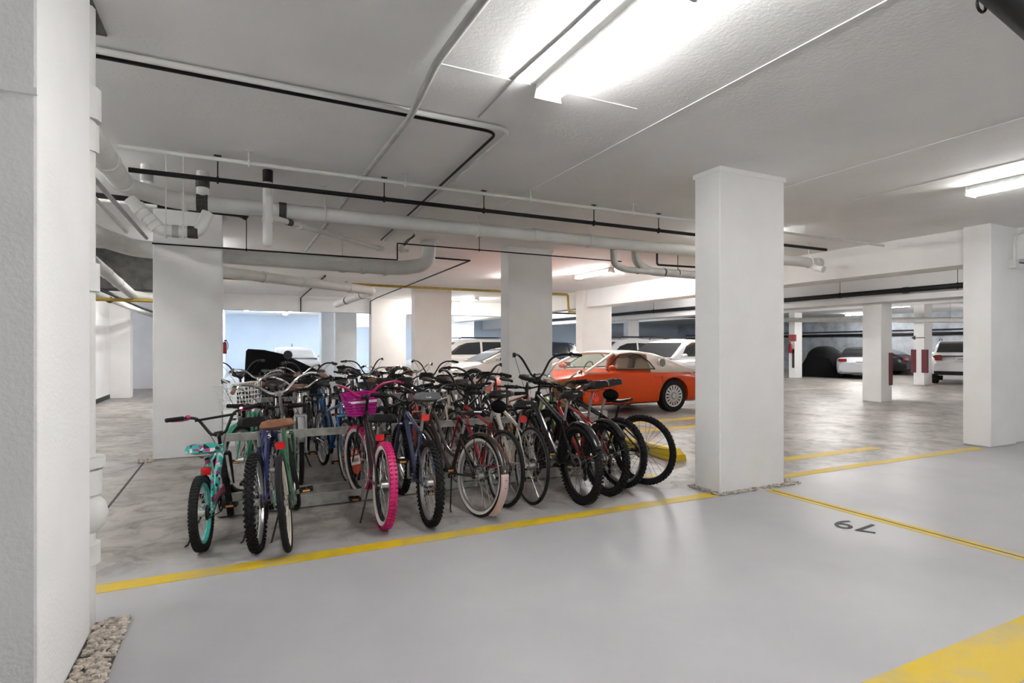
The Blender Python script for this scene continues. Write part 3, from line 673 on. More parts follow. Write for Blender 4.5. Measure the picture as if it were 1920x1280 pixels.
def bicycle(S, label, loc, heading, lean=0.0, group='bicycles parked at the racks', detail=2):
    """S: spec; loc = ground point under the rear axle; heading in degrees clockwise from +Y; lean degrees to the rider's left"""
    root = thing('bicycle', label, 'bicycle', (loc[0], loc[1], 0.0), 0, group)
    root.rotation_euler = Matrix.Rotation(PI / 2 - math.radians(heading), 3, 'Z').to_euler()
    root.rotation_euler = (Matrix.Rotation(PI / 2 - math.radians(heading), 3, 'Z') @ Matrix.Rotation(-math.radians(lean), 3, 'X')).to_euler()
    R = S.get('R', 0.33); r = S.get('r', 0.024); k = S.get('k', 1.0)       # k scales the frame
    wb = S.get('wb', 1.06) * k; fm = S['frame']; kind = S.get('type', 'mtb')
    bb = Vector((0.43 * k, 0, 0.285 * (R / 0.33) ** 0.5 if k > 0.9 else 0.25)); ra = Vector((0, 0, R)); fa = Vector((wb, 0, R))
    ha = math.radians(S.get('ha', 70)); u = Vector((-math.cos(ha), 0, math.sin(ha)))
    P0 = fa - Vector((math.sin(ha), 0, math.cos(ha))) * 0.045
    crown = P0 + u * (R + r + 0.035); htb = crown + u * 0.015; htt = htb + u * S.get('ht', 0.13) * k
    sh = S.get('seat', 0.90); sta = math.radians(72)
    sdir = Vector((-math.cos(sta), 0, math.sin(sta)))
    stt = bb + sdir * (S.get('st', 0.44) * k); sp = bb + sdir * ((sh - 0.05 - bb.z) / math.sin(sta))
    q = S.get('tr', 0.016)
    f = MB()
    if kind in ('cruiser', 'lady'):
        c1 = htt - u * 0.02; mid = (c1 + stt) / 2
        drop = 0.02 if kind == 'cruiser' else 0.20
        e = stt - sdir * (0.06 if kind == 'cruiser' else 0.22) * k
        f.tube(bez(c1, c1 + Vector((-0.12, 0, 0.05 - drop * 0.6)), e + Vector((0.22, 0, 0.04 - drop * 0.3)), e, 10), q * 1.05, 8)
        f.tube(bez(htb + u * 0.02, htb + Vector((-0.12, 0, -0.10)), bb + Vector((0.18, 0, 0.12)), bb, 10), q * 1.2, 8)
        if kind == 'cruiser':
            f.tube(bez(c1 - u * 0.05, c1 + Vector((-0.2, 0, -0.16)), e + Vector((0.12, 0, -0.12)), e - sdir * 0.16, 10), q * 0.8, 8)
    else:
        f.tube([htt - u * 0.025, stt - sdir * 0.03], q, 8)
        f.tube([htb + u * 0.025, bb], q * 1.25, 8)
    f.tube([bb, stt], q, 8); f.tube([htb, htt], q * 1.25, 10)
    f.tube([bb + Vector((0, -0.036, 0)), bb + Vector((0, 0.036, 0))], 0.022, 10)
    for s in (-1, 1):
        y = s * 0.062
        f.tube([bb + Vector((-0.02, s * 0.028, 0)), Vector((R * 0.55, s * (r + 0.016), R * 0.93)), ra + Vector((0, y, 0))], q * 0.6, 6)
        f.tube([stt - sdir * 0.04 + Vector((0, s * 0.014, 0)), stt.lerp(ra, 0.3) + Vector((0, s * (r + 0.014), 0)), ra + Vector((0, y, 0))], q * 0.5, 6)
        f.box(-0.02, 0.02, y - 0.004, y + 0.004, R - 0.02, R + 0.02)
    fr = f.build('frame', fm, root)
    # seat post, saddle
    MB().tube([stt - sdir * 0.05, sp], 0.0135, 8).build('seat_post', S.get('postm', M_ALU), root)
    sd = saddle_mb(S.get('saddle', 'slim')).build('saddle', S.get('sadm', M_SADB), root); sd.location = sp + Vector((0.0, 0, 0.045)); sd.rotation_euler = (0, math.radians(S.get('tilt', 2)), 0)
    mb = MB()
    for s in (-1, 1): mb.tube([(0.09, s * 0.02, -0.012), (0.05, s * 0.022, -0.035), (-0.05, s * 0.022, -0.035), (-0.1, s * 0.03, -0.01)], 0.0035, 5)
    mb.build('saddle_rails', M_ALU, sd)
    if S.get('spring'):
        for s in (-1, 1):
            MB().tube([(-0.10 + 0.012 * math.cos(a), s * 0.06 + 0.012 * math.sin(a), -0.065 + 0.06 * a / 25) for a in [0.7 * i for i in range(36)]], 0.003, 5).build('spring', M_CHROME, sd)
    if S.get('logo'):
        t = text_mesh('saddle_logo', 'CG', 0.03, M_PRINTW, sd); t.matrix_local = Matrix.Translation((-0.155, 0, 0.040)) @ Matrix.Rotation(-PI/2, 4, 'Z') @ Matrix.Rotation(math.radians(70), 4, 'X')
    if S.get('stripe'):
        MB().obox((-0.15, -0.02, 0.03), (0.002, 0, 0.001), (0, 0.04, 0), (0, 0, 0.004)).build('saddle_stripe', M_PRINTW, sd)
    # wheels and steering
    rw = wheel('rear_wheel', root, ra, R, r, S, True)
    steer = math.radians(S.get('steer', 0)); SM = Matrix.Translation(crown) @ Matrix.Rotation(steer, 4, u) @ Matrix.Translation(-crown)
    fw = wheel('front_wheel', root, fa, R, r, S, False)
    fw.matrix_local = SM @ Matrix.Translation(fa) @ Matrix.Rotation(random.uniform(0, 6), 4, 'Y')
    fk = MB(); ff = S.get('forkm', fm); sus = S.get('sus')
    for s in (-1, 1):
        y = s * (r + 0.03); top = crown + Vector((0, y, 0)); end = fa + Vector((0, y, 0))
        if sus: fk.tube([top, top.lerp(end, 0.5), top.lerp(end, 0.5), end], [0.014, 0.014, 0.020, 0.018], 8)
        else: fk.tube(bez(top, top.lerp(end, 0.4) - u * 0.0, end - Vector((0.05, 0, -0.12)), end, 6), [0.014, 0.013, 0.012, 0.011, 0.010, 0.009, 0.008], 7)
    fk.tube([crown + Vector((0, -r - 0.034, 0)), crown + Vector((0, r + 0.034, 0))], 0.017, 8); fk.tube([crown, htb], 0.016, 8)
    fko = fk.build('fork', ff, root); fko.matrix_local = SM
    # stem and bars
    bk = S.get('bar', 'flat'); sth = S.get('stemh', 0.05); top = htt + u * (sth + 0.02)
    fwd = S.get('stemx', 0.06); bz = (top.x + fwd, top.z + 0.01)
    st = MB().tube([htt, top], 0.0135, 8).tube([top - u * 0.012, Vector((bz[0], 0, bz[1]))], 0.015, 8).tube([(bz[0], -0.03, bz[1]), (bz[0], 0.03, bz[1])], 0.02, 8)
    sto = st.build('stem', S.get('stemm', M_BLKP), root); sto.matrix_local = SM
    half = handlebar(bk, bz, S)
    pts = [Vector((p[0], -p[1], p[2])) for p in reversed(half[1:])] + [Vector(p) for p in half]
    bm_ = MB().tube(rounded(pts, 0.06, 4), 0.0115, 8)
    if bk == 'bmx': bm_.tube([(bz[0], -0.15, bz[1] + 0.135), (bz[0], 0.15, bz[1] + 0.135)], 0.010, 8)
    hb = bm_.build('handlebar', S.get('barm', M_BLKP), root); hb.matrix_local = SM
    for s in (-1, 1):
        a, b = Vector(half[-2]), Vector(half[-1]); a.y *= s; b.y *= s
        dv = (b - a).normalized(); gl = min((b - a).length * 0.95, 0.125)
        MB().tube([b - dv * gl, b - dv * gl * 0.98, b, b + dv * 0.004], [0.014, 0.0165, 0.0165, 0.012], 9).build('grip', S.get('gripm', M_RUB), hb)
        if bk == 'drop':
            h3 = Vector(half[2]); h3.y *= s; MB().tube([h3, h3 + Vector((0.03, 0, 0.06)), h3 + Vector((0.07, 0, 0.0)), h3 + Vector((0.06, 0, -0.09))], [0.013, 0.013, 0.008, 0.006], 6).build('brake_lever', M_BLKP, hb)
        elif detail > 1:
            c = b - dv * (gl + 0.03)
            lv = MB().tube([c - dv * 0.012, c + dv * 0.012], 0.019, 8); o = c + Vector((0.035, 0, -0.02))
            lv.tube([c, o, o + dv * 0.05 + Vector((0.012, 0, -0.005)), o + dv * 0.12], [0.008, 0.007, 0.005, 0.004], 6)
            lv.build('brake_lever', S.get('levm', M_BLKP), hb)
            e = htb + Vector((0.03, 0.01 * s, 0.0))
            MB().tube(bez(c + Vector((0.02, 0, 0)), c + Vector((0.16, -0.08 * s, 0.0)), e + Vector((0.14, 0.03 * s, 0.10)), e, 10), 0.0026, 5).build('brake_cable', M_BLK, hb)
    # drivetrain
    cy = -0.052; ca = S.get('crank', random.uniform(0, 6.28))
    cr = MB().lathe([(0.085, cy), (0.085, cy + 0.004), (0.066, cy + 0.004), (0.066, cy)], 24, bb)
    for i in range(5):
        a = 2 * PI * i / 5; cr.tube([bb + Vector((0, cy, 0)), bb + Vector((0.07 * math.cos(a), cy, 0.07 * math.sin(a)))], 0.006, 5)
    cr.tube([bb + Vector((0, -0.07, 0)), bb + Vector((0, 0.07, 0))], 0.011, 8)
    cl = 0.165 * (k if k < 1 else 1)
    ends = []
    for s in (-1, 1):
        dv = Vector((math.cos(ca), 0, math.sin(ca))) * (cl * s); e = bb + Vector((0, s * 0.085, 0)) + dv
        cr.tube([bb + Vector((0, s * 0.07, 0)), e], [0.013, 0.010], 7); ends.append((e, s))
    cro = cr.build('crankset', S.get('crankm', M_ALU), root)
    for e, s in ends:
        c = e + Vector((0, s * 0.055, 0)); p = MB(); p.tube([e, c], 0.006, 6)
        for dx in (-0.036, 0.036): p.obox(c + Vector((dx, 0, 0)), (0.006, 0, 0), (0, 0.045, 0), (0, 0, 0.012))
        for dy in (-0.042, 0.0, 0.042): p.obox(c + Vector((0, dy, 0)), (0.04, 0, 0), (0, 0.005, 0), (0, 0, 0.010))
        po = p.build('pedal', S.get('pedm', M_BLKP), cro, False)
        if detail > 1:
            for dx in (-0.043, 0.043): MB().obox(c + Vector((dx, 0, 0)), (0.0015, 0, 0), (0, 0.025, 0), (0, 0, 0.006)).build('pedal_reflector', M_AMB, cro, False)
    cz = MB(); ch = []
    N = 10
    for i in range(N + 1):
        a = PI / 2 - PI * i / N; ch.append(bb + Vector((0.085 * math.cos(a), cy + 0.002, 0.085 * math.sin(a))))
    for i in range(N + 1):
        a = -PI / 2 - PI * i / N; ch.append(ra + Vector((0.04 * math.cos(a), cy + 0.008, 0.04 * math.sin(a))))
    cz.tube(ch, 0.0042, 5, closed=True); cz.build('chain', S.get('chainm', M_BAND), root)
    if S.get('guard'):
        MB().prism([bb + Vector((0.11, cy - 0.012, 0.03)), bb + Vector((0.07, cy - 0.012, 0.10)), ra + Vector((0.05, cy - 0.012, 0.07)), ra + Vector((0.03, cy - 0.012, 0.04)), bb + Vector((0, cy - 0.012, 0.055))], (0, 0.006, 0)).build('chain_guard', S['guard'], root, False)
    if S.get('derail', kind == 'mtb'):
        d = MB().tube([ra + Vector((0.0, -0.07, -0.02)), ra + Vector((0.03, -0.065, -0.07)), ra + Vector((0.01, -0.06, -0.13))], 0.010, 6)
        for zz in (-0.075, -0.135): d.tube([ra + Vector((0.015, -0.052, zz)), ra + Vector((0.015, -0.062, zz))], 0.022, 12)
        d.build('derailleur', M_BLKP, root)
    # fenders
    def fender(cx, a0, a1, m, nm, mtx=None, w=0.034, flare=0.0):
        rows = []
        for i in range(15):
            a = math.radians(a0 + (a1 - a0) * i / 14); rr = R + 0.022
            row = []
            for yy, dz in ((-1, -0.012), (-0.7, 0.0), (0, 0.006), (0.7, 0.0), (1, -0.012)):
                row.append((cx + (rr + dz) * math.cos(a), yy * (w + flare * i / 14), R + (rr + dz) * math.sin(a)))
            rows.append(row)
        mb = MB().grid(rows); o = mb.build(nm, m, root)
        sdm = o.modifiers.new('shell', 'SOLIDIFY'); sdm.thickness = 0.003
        if mtx: o.matrix_local = mtx
        return o
    if S.get('fender'):
        fender(0, S.get('fa0', 195), 60, S['fender'], 'rear_fender'); fender(wb, 150, 25, S['fender'], 'front_fender', SM)
        mb = MB()
        for s in (-1, 1): mb.tube([ra + Vector((0, s * 0.06, 0)), Vector((-(R + 0.02) * 0.9, s * 0.034, R + 0.14))], 0.0025, 5)
        mb.build('fender_stay', M_ALU, root)
    if S.get('flap'):
        fender(0, 232, 168, S['flap'], 'mud_flap', None, 0.036)
    if S.get('rack'):
        z = 2 * R + 0.065; mb = MB()
        for y in (-0.055, 0.055): mb.tube([(0.2, y, z + 0.01), (-0.25, y, z), (-0.27, y * 0.5, z)], 0.005, 6)
        for i in range(5): mb.tube([(0.15 - 0.1 * i, -0.055, z), (0.15 - 0.1 * i, 0.055, z)], 0.004, 5)
        for s in (-1, 1):
            mb.tube([(0.0, s * 0.065, R), (-0.18, s * 0.058, z)], 0.004, 5); mb.tube([(0.0, s * 0.065, R), (0.05, s * 0.058, z)], 0.004, 5)
        mb.build('rear_rack', S['rack'], root)
    if S.get('refl'):
        o = MB()
        if S['refl'] == 'round': o.tube([sp + Vector((-0.05, 0, -0.05)), sp + Vector((-0.062, 0, -0.05))], 0.035, 16)
        else: o.obox(sp + Vector((-0.055, 0, -0.085)), (0.010, 0, 0.002), (0, 0.032, 0), (-0.002, 0, 0.024))
        o.build('rear_reflector', M_RED, root, S['refl'] == 'round')
    if S.get('bag'):
        b = MB().ball(sp + Vector((-0.07, 0, -0.04)), 0.10, 0.065, 0.06, 12, 8); b.build('saddle_bag', M_CLOTHB, root)
    if S.get('stand', kind != 'mtb'):
        MB().tube([bb + Vector((-0.06, 0.04, -0.02)), bb + Vector((-0.22, 0.13, -bb.z + 0.012)), bb + Vector((-0.25, 0.14, -bb.z + 0.008))], 0.007, 6).build('kickstand', M_BLKP, root)
    if S.get('basket'):
        bmn = S['basket']; zc = bz[1]; x0 = bz[0] + 0.05; hgt = 0.19; bo = None
        mb = MB()
        def loop(z, ww, dd, rr):
            P = rounded([(x0, -ww, z), (x0 + dd, -ww, z), (x0 + dd, ww, z), (x0, ww, z), (x0, -ww, z)], 0.04, 3); mb.tube(P, rr, 5)
        if S.get('wick'):
            for i in range(9):
                t = i / 8; loop(zc - 0.17 + hgt * t, 0.11 + 0.04 * t, 0.15 + 0.06 * t, 0.0095)
            mb.box(x0 + 0.005, x0 + 0.15, -0.105, 0.105, zc - 0.175, zc - 0.165)
        else:
            hgt = 0.24
            for i in range(7): t = i / 6; loop(zc - 0.16 + hgt * t, 0.14 + 0.04 * t, 0.20 + 0.05 * t, 0.0028 if 0 < i < 6 else 0.0045)
            for i in range(11):
                y = -1 + 2 * i / 10
                mb.tube([(x0, y * 0.18, zc + 0.08), (x0, y * 0.14, zc - 0.16), (x0 + 0.20, y * 0.14, zc - 0.16), (x0 + 0.25, y * 0.18, zc + 0.08)], 0.0025, 4)
            for i in range(7):
                t = i / 6
                for s in (-1, 1): mb.tube([(x0 + 0.25 * t, s * 0.18, zc + 0.08), (x0 + 0.20 * t, s * 0.14, zc - 0.16)], 0.0025, 4)
        bo = mb.build('basket', bmn, root); bo.matrix_local = SM
        if S.get('wick') == 2:
            mb = MB(); P = rounded([(x0, -0.13, zc - 0.05), (x0 + 0.19, -0.13, zc - 0.05), (x0 + 0.19, 0.13, zc - 0.05), (x0, 0.13, zc - 0.05), (x0, -0.13, zc - 0.05)], 0.04, 3)
            mb.tube(P, 0.0115, 5); mb.build('basket_trim', M_PRINTW, bo)
    if S.get('mirror'):
        s = S['mirror']; a = Vector((half[-2][0], half[-2][1] * s, half[-2][2])); c = a + Vector((0.02, 0.06 * s, 0.17))
        MB().tube(bez(a, a + Vector((0.03, 0.0, 0.05)), c + Vector((0, -0.03 * s, -0.08)), c, 6), 0.006, 6).build('mirror_stalk', M_BLK, hb)
        mm = MB().tube([c + Vector((0.014, 0, 0.03)), c + Vector((-0.006, 0, 0.03))], 0.043, 18).build('mirror_shell', M_BLKP, hb)
        MB().tube([c + Vector((-0.006, 0, 0.03)), c + Vector((-0.0085, 0, 0.03))], 0.038, 18).build('mirror_glass', M_MIRROR, mm)
    return root, dict(SM=SM, fa=fa, sp=sp, bb=bb, htb=htb, fw=fw, fr=fr, rw=rw)

def clone(src, label, loc, heading, lean):
    r = src.copy(); COL.objects.link(r); r['label'] = label
    r.location = (loc[0], loc[1], 0); r.rotation_euler = (Matrix.Rotation(PI / 2 - math.radians(heading), 3, 'Z') @ Matrix.Rotation(-math.radians(lean), 3, 'X')).to_euler()
    def rec(o, par):
        for ch in o.children:
            c = ch.copy(); COL.objects.link(c); c.parent = par; c.matrix_parent_inverse = ch.matrix_parent_inverse.copy(); rec(ch, c)
    rec(src, r); return r

BLUE = paintm('blue_bike_paint', (0.012, 0.022, 0.12)); GREEN = paintm('green_bike_paint', (0.025, 0.11, 0.055)); SLATE = paintm('slate_blue_bike_paint', (0.035, 0.045, 0.10))
REDP = paintm('red_bike_paint', (0.24, 0.006, 0.008)); BLKB = paintm('gloss_black_bike_paint', (0.012, 0.012, 0.013), 0.2); CREAMB = paintm('cream_bike_paint', (0.48, 0.43, 0.35))
BROWNB = paintm('dark_brown_bike_paint', (0.025, 0.014, 0.011)); LIME = paintm('lime_green_bike_paint', (0.22, 0.52, 0.04)); ORNG = paintm('orange_bike_paint', (0.60, 0.14, 0.02))
SILVB = paintm('silver_bike_paint', (0.42, 0.42, 0.43)); SKY = paintm('bright_blue_bike_paint', (0.012, 0.09, 0.27)); PURP = paintm('black_pink_bike_paint', (0.02, 0.012, 0.015))
GREENL = paintm('mint_green_bike_paint', (0.02, 0.23, 0.13)); MUD = mat('translucent_pale_pink_plastic', (0.52, 0.38, 0.36), 0.4); GREYP = mat('brown_grip', (0.20, 0.10, 0.06), 0.6)
RUST = mat('rusty_steel', (0.20, 0.085, 0.03), 0.7, var=0.4, vscale=30)

def pattern_mat():
    m = bpy.data.materials.new('teal_frame_with_white_pink_print'); m.use_nodes = True; nt = m.node_tree; b = nt.nodes['Principled BSDF']
    tc = nt.nodes.new('ShaderNodeTexCoord'); v = nt.nodes.new('ShaderNodeTexVoronoi'); v.inputs['Scale'].default_value = 38
    nt.links.new(tc.outputs['Object'], v.inputs['Vector'])
    s_ = nt.nodes.new('ShaderNodeSeparateColor'); nt.links.new(v.outputs['Color'], s_.inputs[0])
    r = nt.nodes.new('ShaderNodeValToRGB'); r.color_ramp.interpolation = 'CONSTANT'; e = r.color_ramp.elements
    e[0].color = (0.03, 0.42, 0.36, 1); e[1].position = 0.62; e[1].color = (0.75, 0.75, 0.75, 1)
    for p_, c_ in ((0.78, (0.5, 0.02, 0.18, 1)), (0.86, (0.01, 0.01, 0.012, 1))):
        x = e.new(p_); x.color = c_
    nt.links.new(s_.outputs[0], r.inputs['Fac']); nt.links.new(r.outputs['Color'], b.inputs['Base Color']); b.inputs['Roughness'].default_value = 0.3
    return m
M_TEALP = pattern_mat()
# front row, rear wheels towards the yellow line, from left to right
kid = dict(R=0.254, r=0.028, k=0.80, type='mtb', frame=M_TEALP, tire=M_RUB, tread='ribbed', rim=M_TEAL, saddle='gel', sadm=M_TEALP, seat=0.64, bar='bmx', levm=M_PINKP, forkm=M_BLKP, ht=0.1,
           refl='sq', stand=True, guard=M_PINKP, crank=0.1, stemh=0.05, steer=14, derail=False, postm=M_BLKP, tr=0.02, crankm=M_BLKP)
bicycle(kid, 'small teal child bicycle with black high-rise bars and pink brake levers', (-0.20, 4.44), 10, 3)
b2, _ = bicycle(dict(type='mtb', frame=BLUE, tire=M_RUB, tread='knobby', r=0.028, rim=M_ALU, saddle='wide', sadm=M_SADB, seat=0.84, st=0.40, bar='flat', sus=True, steer=-8, crank=0.4, stand=True),
        'blue mountain bike with knobbly tyres between the teal and green bicycles', (0.14, 4.27), 9, 3)
bicycle(dict(type='cruiser', frame=GREEN, tire=M_RUB, r=0.024, rim=M_CREAMT, saddle='wide', sadm=M_SADBR, seat=0.83, st=0.40, bar='cruiser', barm=M_CHROME, gripm=GREYP, stemm=M_CHROME, stemh=0.16, spring=True, refl='sq', crank=-0.3, steer=10, ht=0.16),
        'green cruiser bicycle with brown saddle and chrome swept handlebar', (0.33, 4.17), 7, 6)
pk, inf = bicycle(dict(type='cruiser', frame=PURP, forkm=PURP, tire=M_PINK, tread='ribbed', r=0.03, side=M_WW, rim=M_BLKP, saddle='wide', sadm=M_SADB, seat=0.80, st=0.38, bar='cruiser', barm=M_PINKP, stemh=0.10, basket=M_MAG, wick=2, fender=None, refl='sq', crank=-1.35, spring=True, steer=12),
        'black and pink cruiser bicycle with pink rear tyre and magenta basket', (1.02, 4.37), 1, -2)
# red paper disc in the front wheel of the pink bicycle
d = MB().tube([(0, 0.030, 0), (0, 0.033, 0)], 0.125, 28).build('wheel_disc', mat('red_orange_card', (0.55, 0.06, 0.02), 0.5), pk); d.matrix_local = inf['SM'] @ Matrix.Translation(inf['fa']) @ Matrix.Rotation(0.25, 4, 'Y')
w_ = MB().box(-0.12, 0.12, 0.0332, 0.034, -0.035, 0.045).build('disc_band', M_PRINTW, d, False)
for body, sz, mm, zz in (('CRUISER', 0.042, M_PRINTW, 0.075), ('26" WHEEL', 0.045, mat('dark_red_print', (0.25, 0.02, 0.02), 0.5), 0.005)):
    t = text_mesh('disc_lettering', body, sz, mm, d, 0.0004, 0.9, 0.0008); t.matrix_local = Matrix.Translation((0, 0.0345, zz)) @ Matrix.Rotation(PI, 4, 'Z') @ Matrix.Rotation(PI / 2, 4, 'X')
# white lettering on the down tube (too small to read in full)
hb_, bb_ = inf['htb'], inf['bb']; dv = (bb_ - hb_).normalized()
t = text_mesh('frame_lettering', 'Firmstrong', 0.06, M_PRINTW, pk, 0.0004, 1.0, 0.0015)
nz = Vector((0, 1, 0)); xa = -dv; yb = nz.cross(xa); mm = Matrix((xa, yb, nz)).transposed().to_4x4(); mm.translation = hb_.lerp(bb_, 0.42) + Vector((-0.02, 0.024, -0.02)); t.matrix_local = mm
bicycle(dict(type='mtb', frame=SLATE, tire=M_RUB, tread='knobby', r=0.028, rim=M_ALU, saddle='gel', sadm=M_SADG, logo=True, seat=0.96, st=0.44, bar='riser', sus=True, refl='sq', crank=1.9, cogm=RUST),
        'slate blue mountain bike with grey gel saddle beside the pink tyred cruiser', (1.36, 4.28), 3, -1)
bicycle(dict(type='lady', frame=BROWNB, tire=M_RUB, r=0.023, side=M_WW, rim=M_ALU, saddle='slim', sadm=M_SADB, stripe=True, seat=0.82, st=0.38, bar='cruiser', barm=BROWNB, fender=BROWNB, flap=MUD, rack=M_BLKP, crank=2.8, stemh=0.08, steer=12),
        'dark brown step-through bicycle with whitewall tyres, rear rack and pale mud flap', (1.79, 4.33), -12, -5)
bicycle(dict(type='mtb', frame=REDP, tire=M_RUB, r=0.019, R=0.335, rim=M_ALU, saddle='wide', sadm=M_SADB, seat=0.95, bar='tall', bag=True, refl='round', crank=0.8, steer=-6, logo=True),
        'red bicycle with tall swept black handlebar and saddle bag behind the whitewall tyre', (2.10, 4.49), -4, -3)
bicycle(dict(type='mtb', frame=CREAMB, tire=M_RUB, r=0.015, R=0.343, rim=M_ALU, saddle='gel', sadm=M_SADB, logo=True, seat=0.83, st=0.40, bar='flat', barm=M_CHROME, crank=1.2, refl='round', derail=True),
        'cream road bicycle with thin tyres and black gel saddle', (2.35, 4.46), 2, -3)
bicycle(dict(type='mtb', frame=BLKB, tire=M_RUB, tread='ribbed', r=0.031, R=0.352, tr=0.024, rim=M_BLKP, spk=M_BLKP, saddle='wide', sadm=M_SADB, logo=True, seat=0.94, bar='tall', ht=0.2, stemh=0.12, fender=BLKB, fa0=150, disc=True, crank=2.4, hubm=M_BLKP, wb=1.12),
        'big gloss black bicycle with fat tyres and black fenders', (2.76, 4.27), 3, 0)
bicycle(dict(type='mtb', frame=REDP, tire=M_RUB, tread='knobby', r=0.028, R=0.345, rim=M_BLKP, spk=M_BLKP, saddle='gel', sadm=M_SADB, seat=1.0, bar='riser', sus=True, disc=True, fender=M_BLKP, fa0=140, forkm=M_BLKP, crank=0.3, refl='round', stemh=0.09),
        'red and black mountain bike with rear mudguard right of the gloss black bicycle', (3.14, 4.42), 0, 0)
bicycle(dict(type='mtb', frame=BLKB, tire=M_RUB, tread='knobby', r=0.026, R=0.345, rim=M_ALU, saddle='gel', sadm=M_SADB, seat=1.0, bar='riser', sus=True, bag=True, forkm=REDP, nspk=20, spk=M_BLKP, crank=1.0, stemh=0.06),
        'black mountain bike with a saddle bag, second from the central pillar', (3.45, 4.60), -6, 0)
bicycle(dict(type='mtb', frame=BLKB, tire=M_RUB, tread='knobby', r=0.022, R=0.352, rim=M_BLKP, spk=M_BLKP, saddle='slim', sadm=M_SADB, seat=0.83, st=0.34, bar='flat', barm=M_CHROME, postm=M_BLKP, sus=True, disc=True, crank=2.0, hubm=M_BLKP),
        'black mountain bike with a high slim saddle, nearest the central pillar', (3.74, 4.60), -22, 2)

# bikes of the rows behind: prototypes then copies
protos = {
 'black mountain bike': dict(type='mtb', frame=BLKB, tire=M_RUB, tread='smooth', r=0.026, rim=M_BLKP, bar='riser', sus=True, saddle='wide', seat=0.95),
 'silver cruiser': dict(type='cruiser', frame=SILVB, tire=M_RUB, r=0.024, side=M_WW, bar='cruiser', barm=M_CHROME, gripm=GREYP, stemm=M_CHROME, stemh=0.12, saddle='wide', sadm=M_SADBR, seat=0.9, fender=SILVB),
 'bright blue bicycle': dict(type='mtb', frame=SKY, tire=M_RUB, r=0.02, rim=M_ALU, bar='flat', barm=M_CHROME, saddle='slim', seat=0.96),
 'black road bicycle': dict(type='mtb', frame=BLKB, tire=M_RUB, r=0.014, R=0.34, rim=M_ALU, bar='drop', saddle='slim', seat=0.98, ht=0.15),
 'mint green step-through bicycle': dict(type='lady', frame=GREENL, tire=M_RUB, r=0.022, side=M_WW, bar='cruiser', barm=M_CHROME, stemh=0.1, saddle='wide', seat=0.88, fender=GREENL),
 'black cruiser': dict(type='cruiser', frame=BLKB, tire=M_RUB, r=0.026, rim=M_ALU, bar='tall', saddle='wide', seat=0.92, fender=BLKB, stemh=0.08),
 'red mountain bike': dict(type='mtb', frame=REDP, tire=M_RUB, r=0.025, rim=M_ALU, bar='riser', saddle='gel', seat=0.95, sus=True),
 'white hybrid bicycle': dict(type='mtb', frame=CREAMB, tire=M_RUB, r=0.017, R=0.34, rim=M_ALU, bar='flat', saddle='slim', seat=0.97),
}
PB = {}
def put(kind, label, loc, heading, lean):
    if kind not in PB:
        PB[kind] = bicycle(protos[kind], label, loc, heading, lean, 'bicycles in the rows behind')[0]
        bpy.context.view_layer.update(); return PB[kind]
    return clone(PB[kind], label, loc, heading, lean)
# special ones in the second row
bicycle(dict(type='lady', frame=GREENL, tire=M_RUB, r=0.022, rim=M_ALU, bar='cruiser', barm=M_CHROME, stemh=0.14, saddle='wide', seat=0.9, basket=M_WIRE, mirror=1, steer=-25, fender=GREENL),
        'mint green bicycle with white wire basket and round mirror behind the teal bicycle', (0.16, 6.98), 186, 3, 'bicycles in the rows behind')
bicycle(dict(type='cruiser', frame=LIME, tire=M_CREAMT, r=0.028, rim=LIME, bar='cruiser', barm=M_CHROME, gripm=M_CREAMT, stemh=0.1, saddle='wide', sadm=M_SADBR, seat=0.88, basket=M_TAN, wick=1, fender=LIME),
        'lime green cruiser with cream tyres and tan basket behind the right hand bicycles', (4.0, 7.05), 194, -3, 'bicycles in the rows behind')
bicycle(dict(type='mtb', frame=ORNG, tire=M_RUB, r=0.022, rim=M_ALU, bar='flat', saddle='slim', seat=0.95),
        'orange bicycle behind the big gloss black bicycle', (3.26, 7.10), 182, 2, 'bicycles in the rows behind')
ORD = ['first', 'second', 'third', 'fourth', 'fifth', 'sixth', 'seventh', 'eighth', 'ninth', 'tenth', 'eleventh', 'twelfth']
names = list(protos)
rnd = random.Random(21)
rows = [('second row', 180, 7.08, [0.44, 0.68, 0.92, 1.16, 1.40, 1.64, 1.90, 2.16, 2.42, 2.68, 2.94, 3.60], [0, 1, 2, 3, 5, 0, 6, 7, 0, 5, 3, 0]),
        ('third row', 0, 7.85, [0.20, 0.52, 0.84, 1.16, 1.48, 1.80, 2.12, 2.46, 2.80, 3.14, 3.5], [1, 0, 5, 2, 3, 1, 0, 6, 5, 7, 0]),
        ('fourth row', 180, 10.7, [0.05, 0.36, 0.68, 1.0, 1.32, 1.66, 2.0, 2.34, 2.68, 3.02], [5, 3, 0, 1, 2, 0, 5, 4, 6, 1])]
for rname, hd, y, xs_, kinds in rows:
    for i, (x, kd) in enumerate(zip(xs_, kinds)):
        put(names[kd], '%s, %s from the left in the %s of bicycles' % (names[kd], ORD[i], rname), (x + rnd.uniform(-.04, .04), y + rnd.uniform(-.15, .15)), hd + rnd.uniform(-6, 6), rnd.uniform(-5, 5))

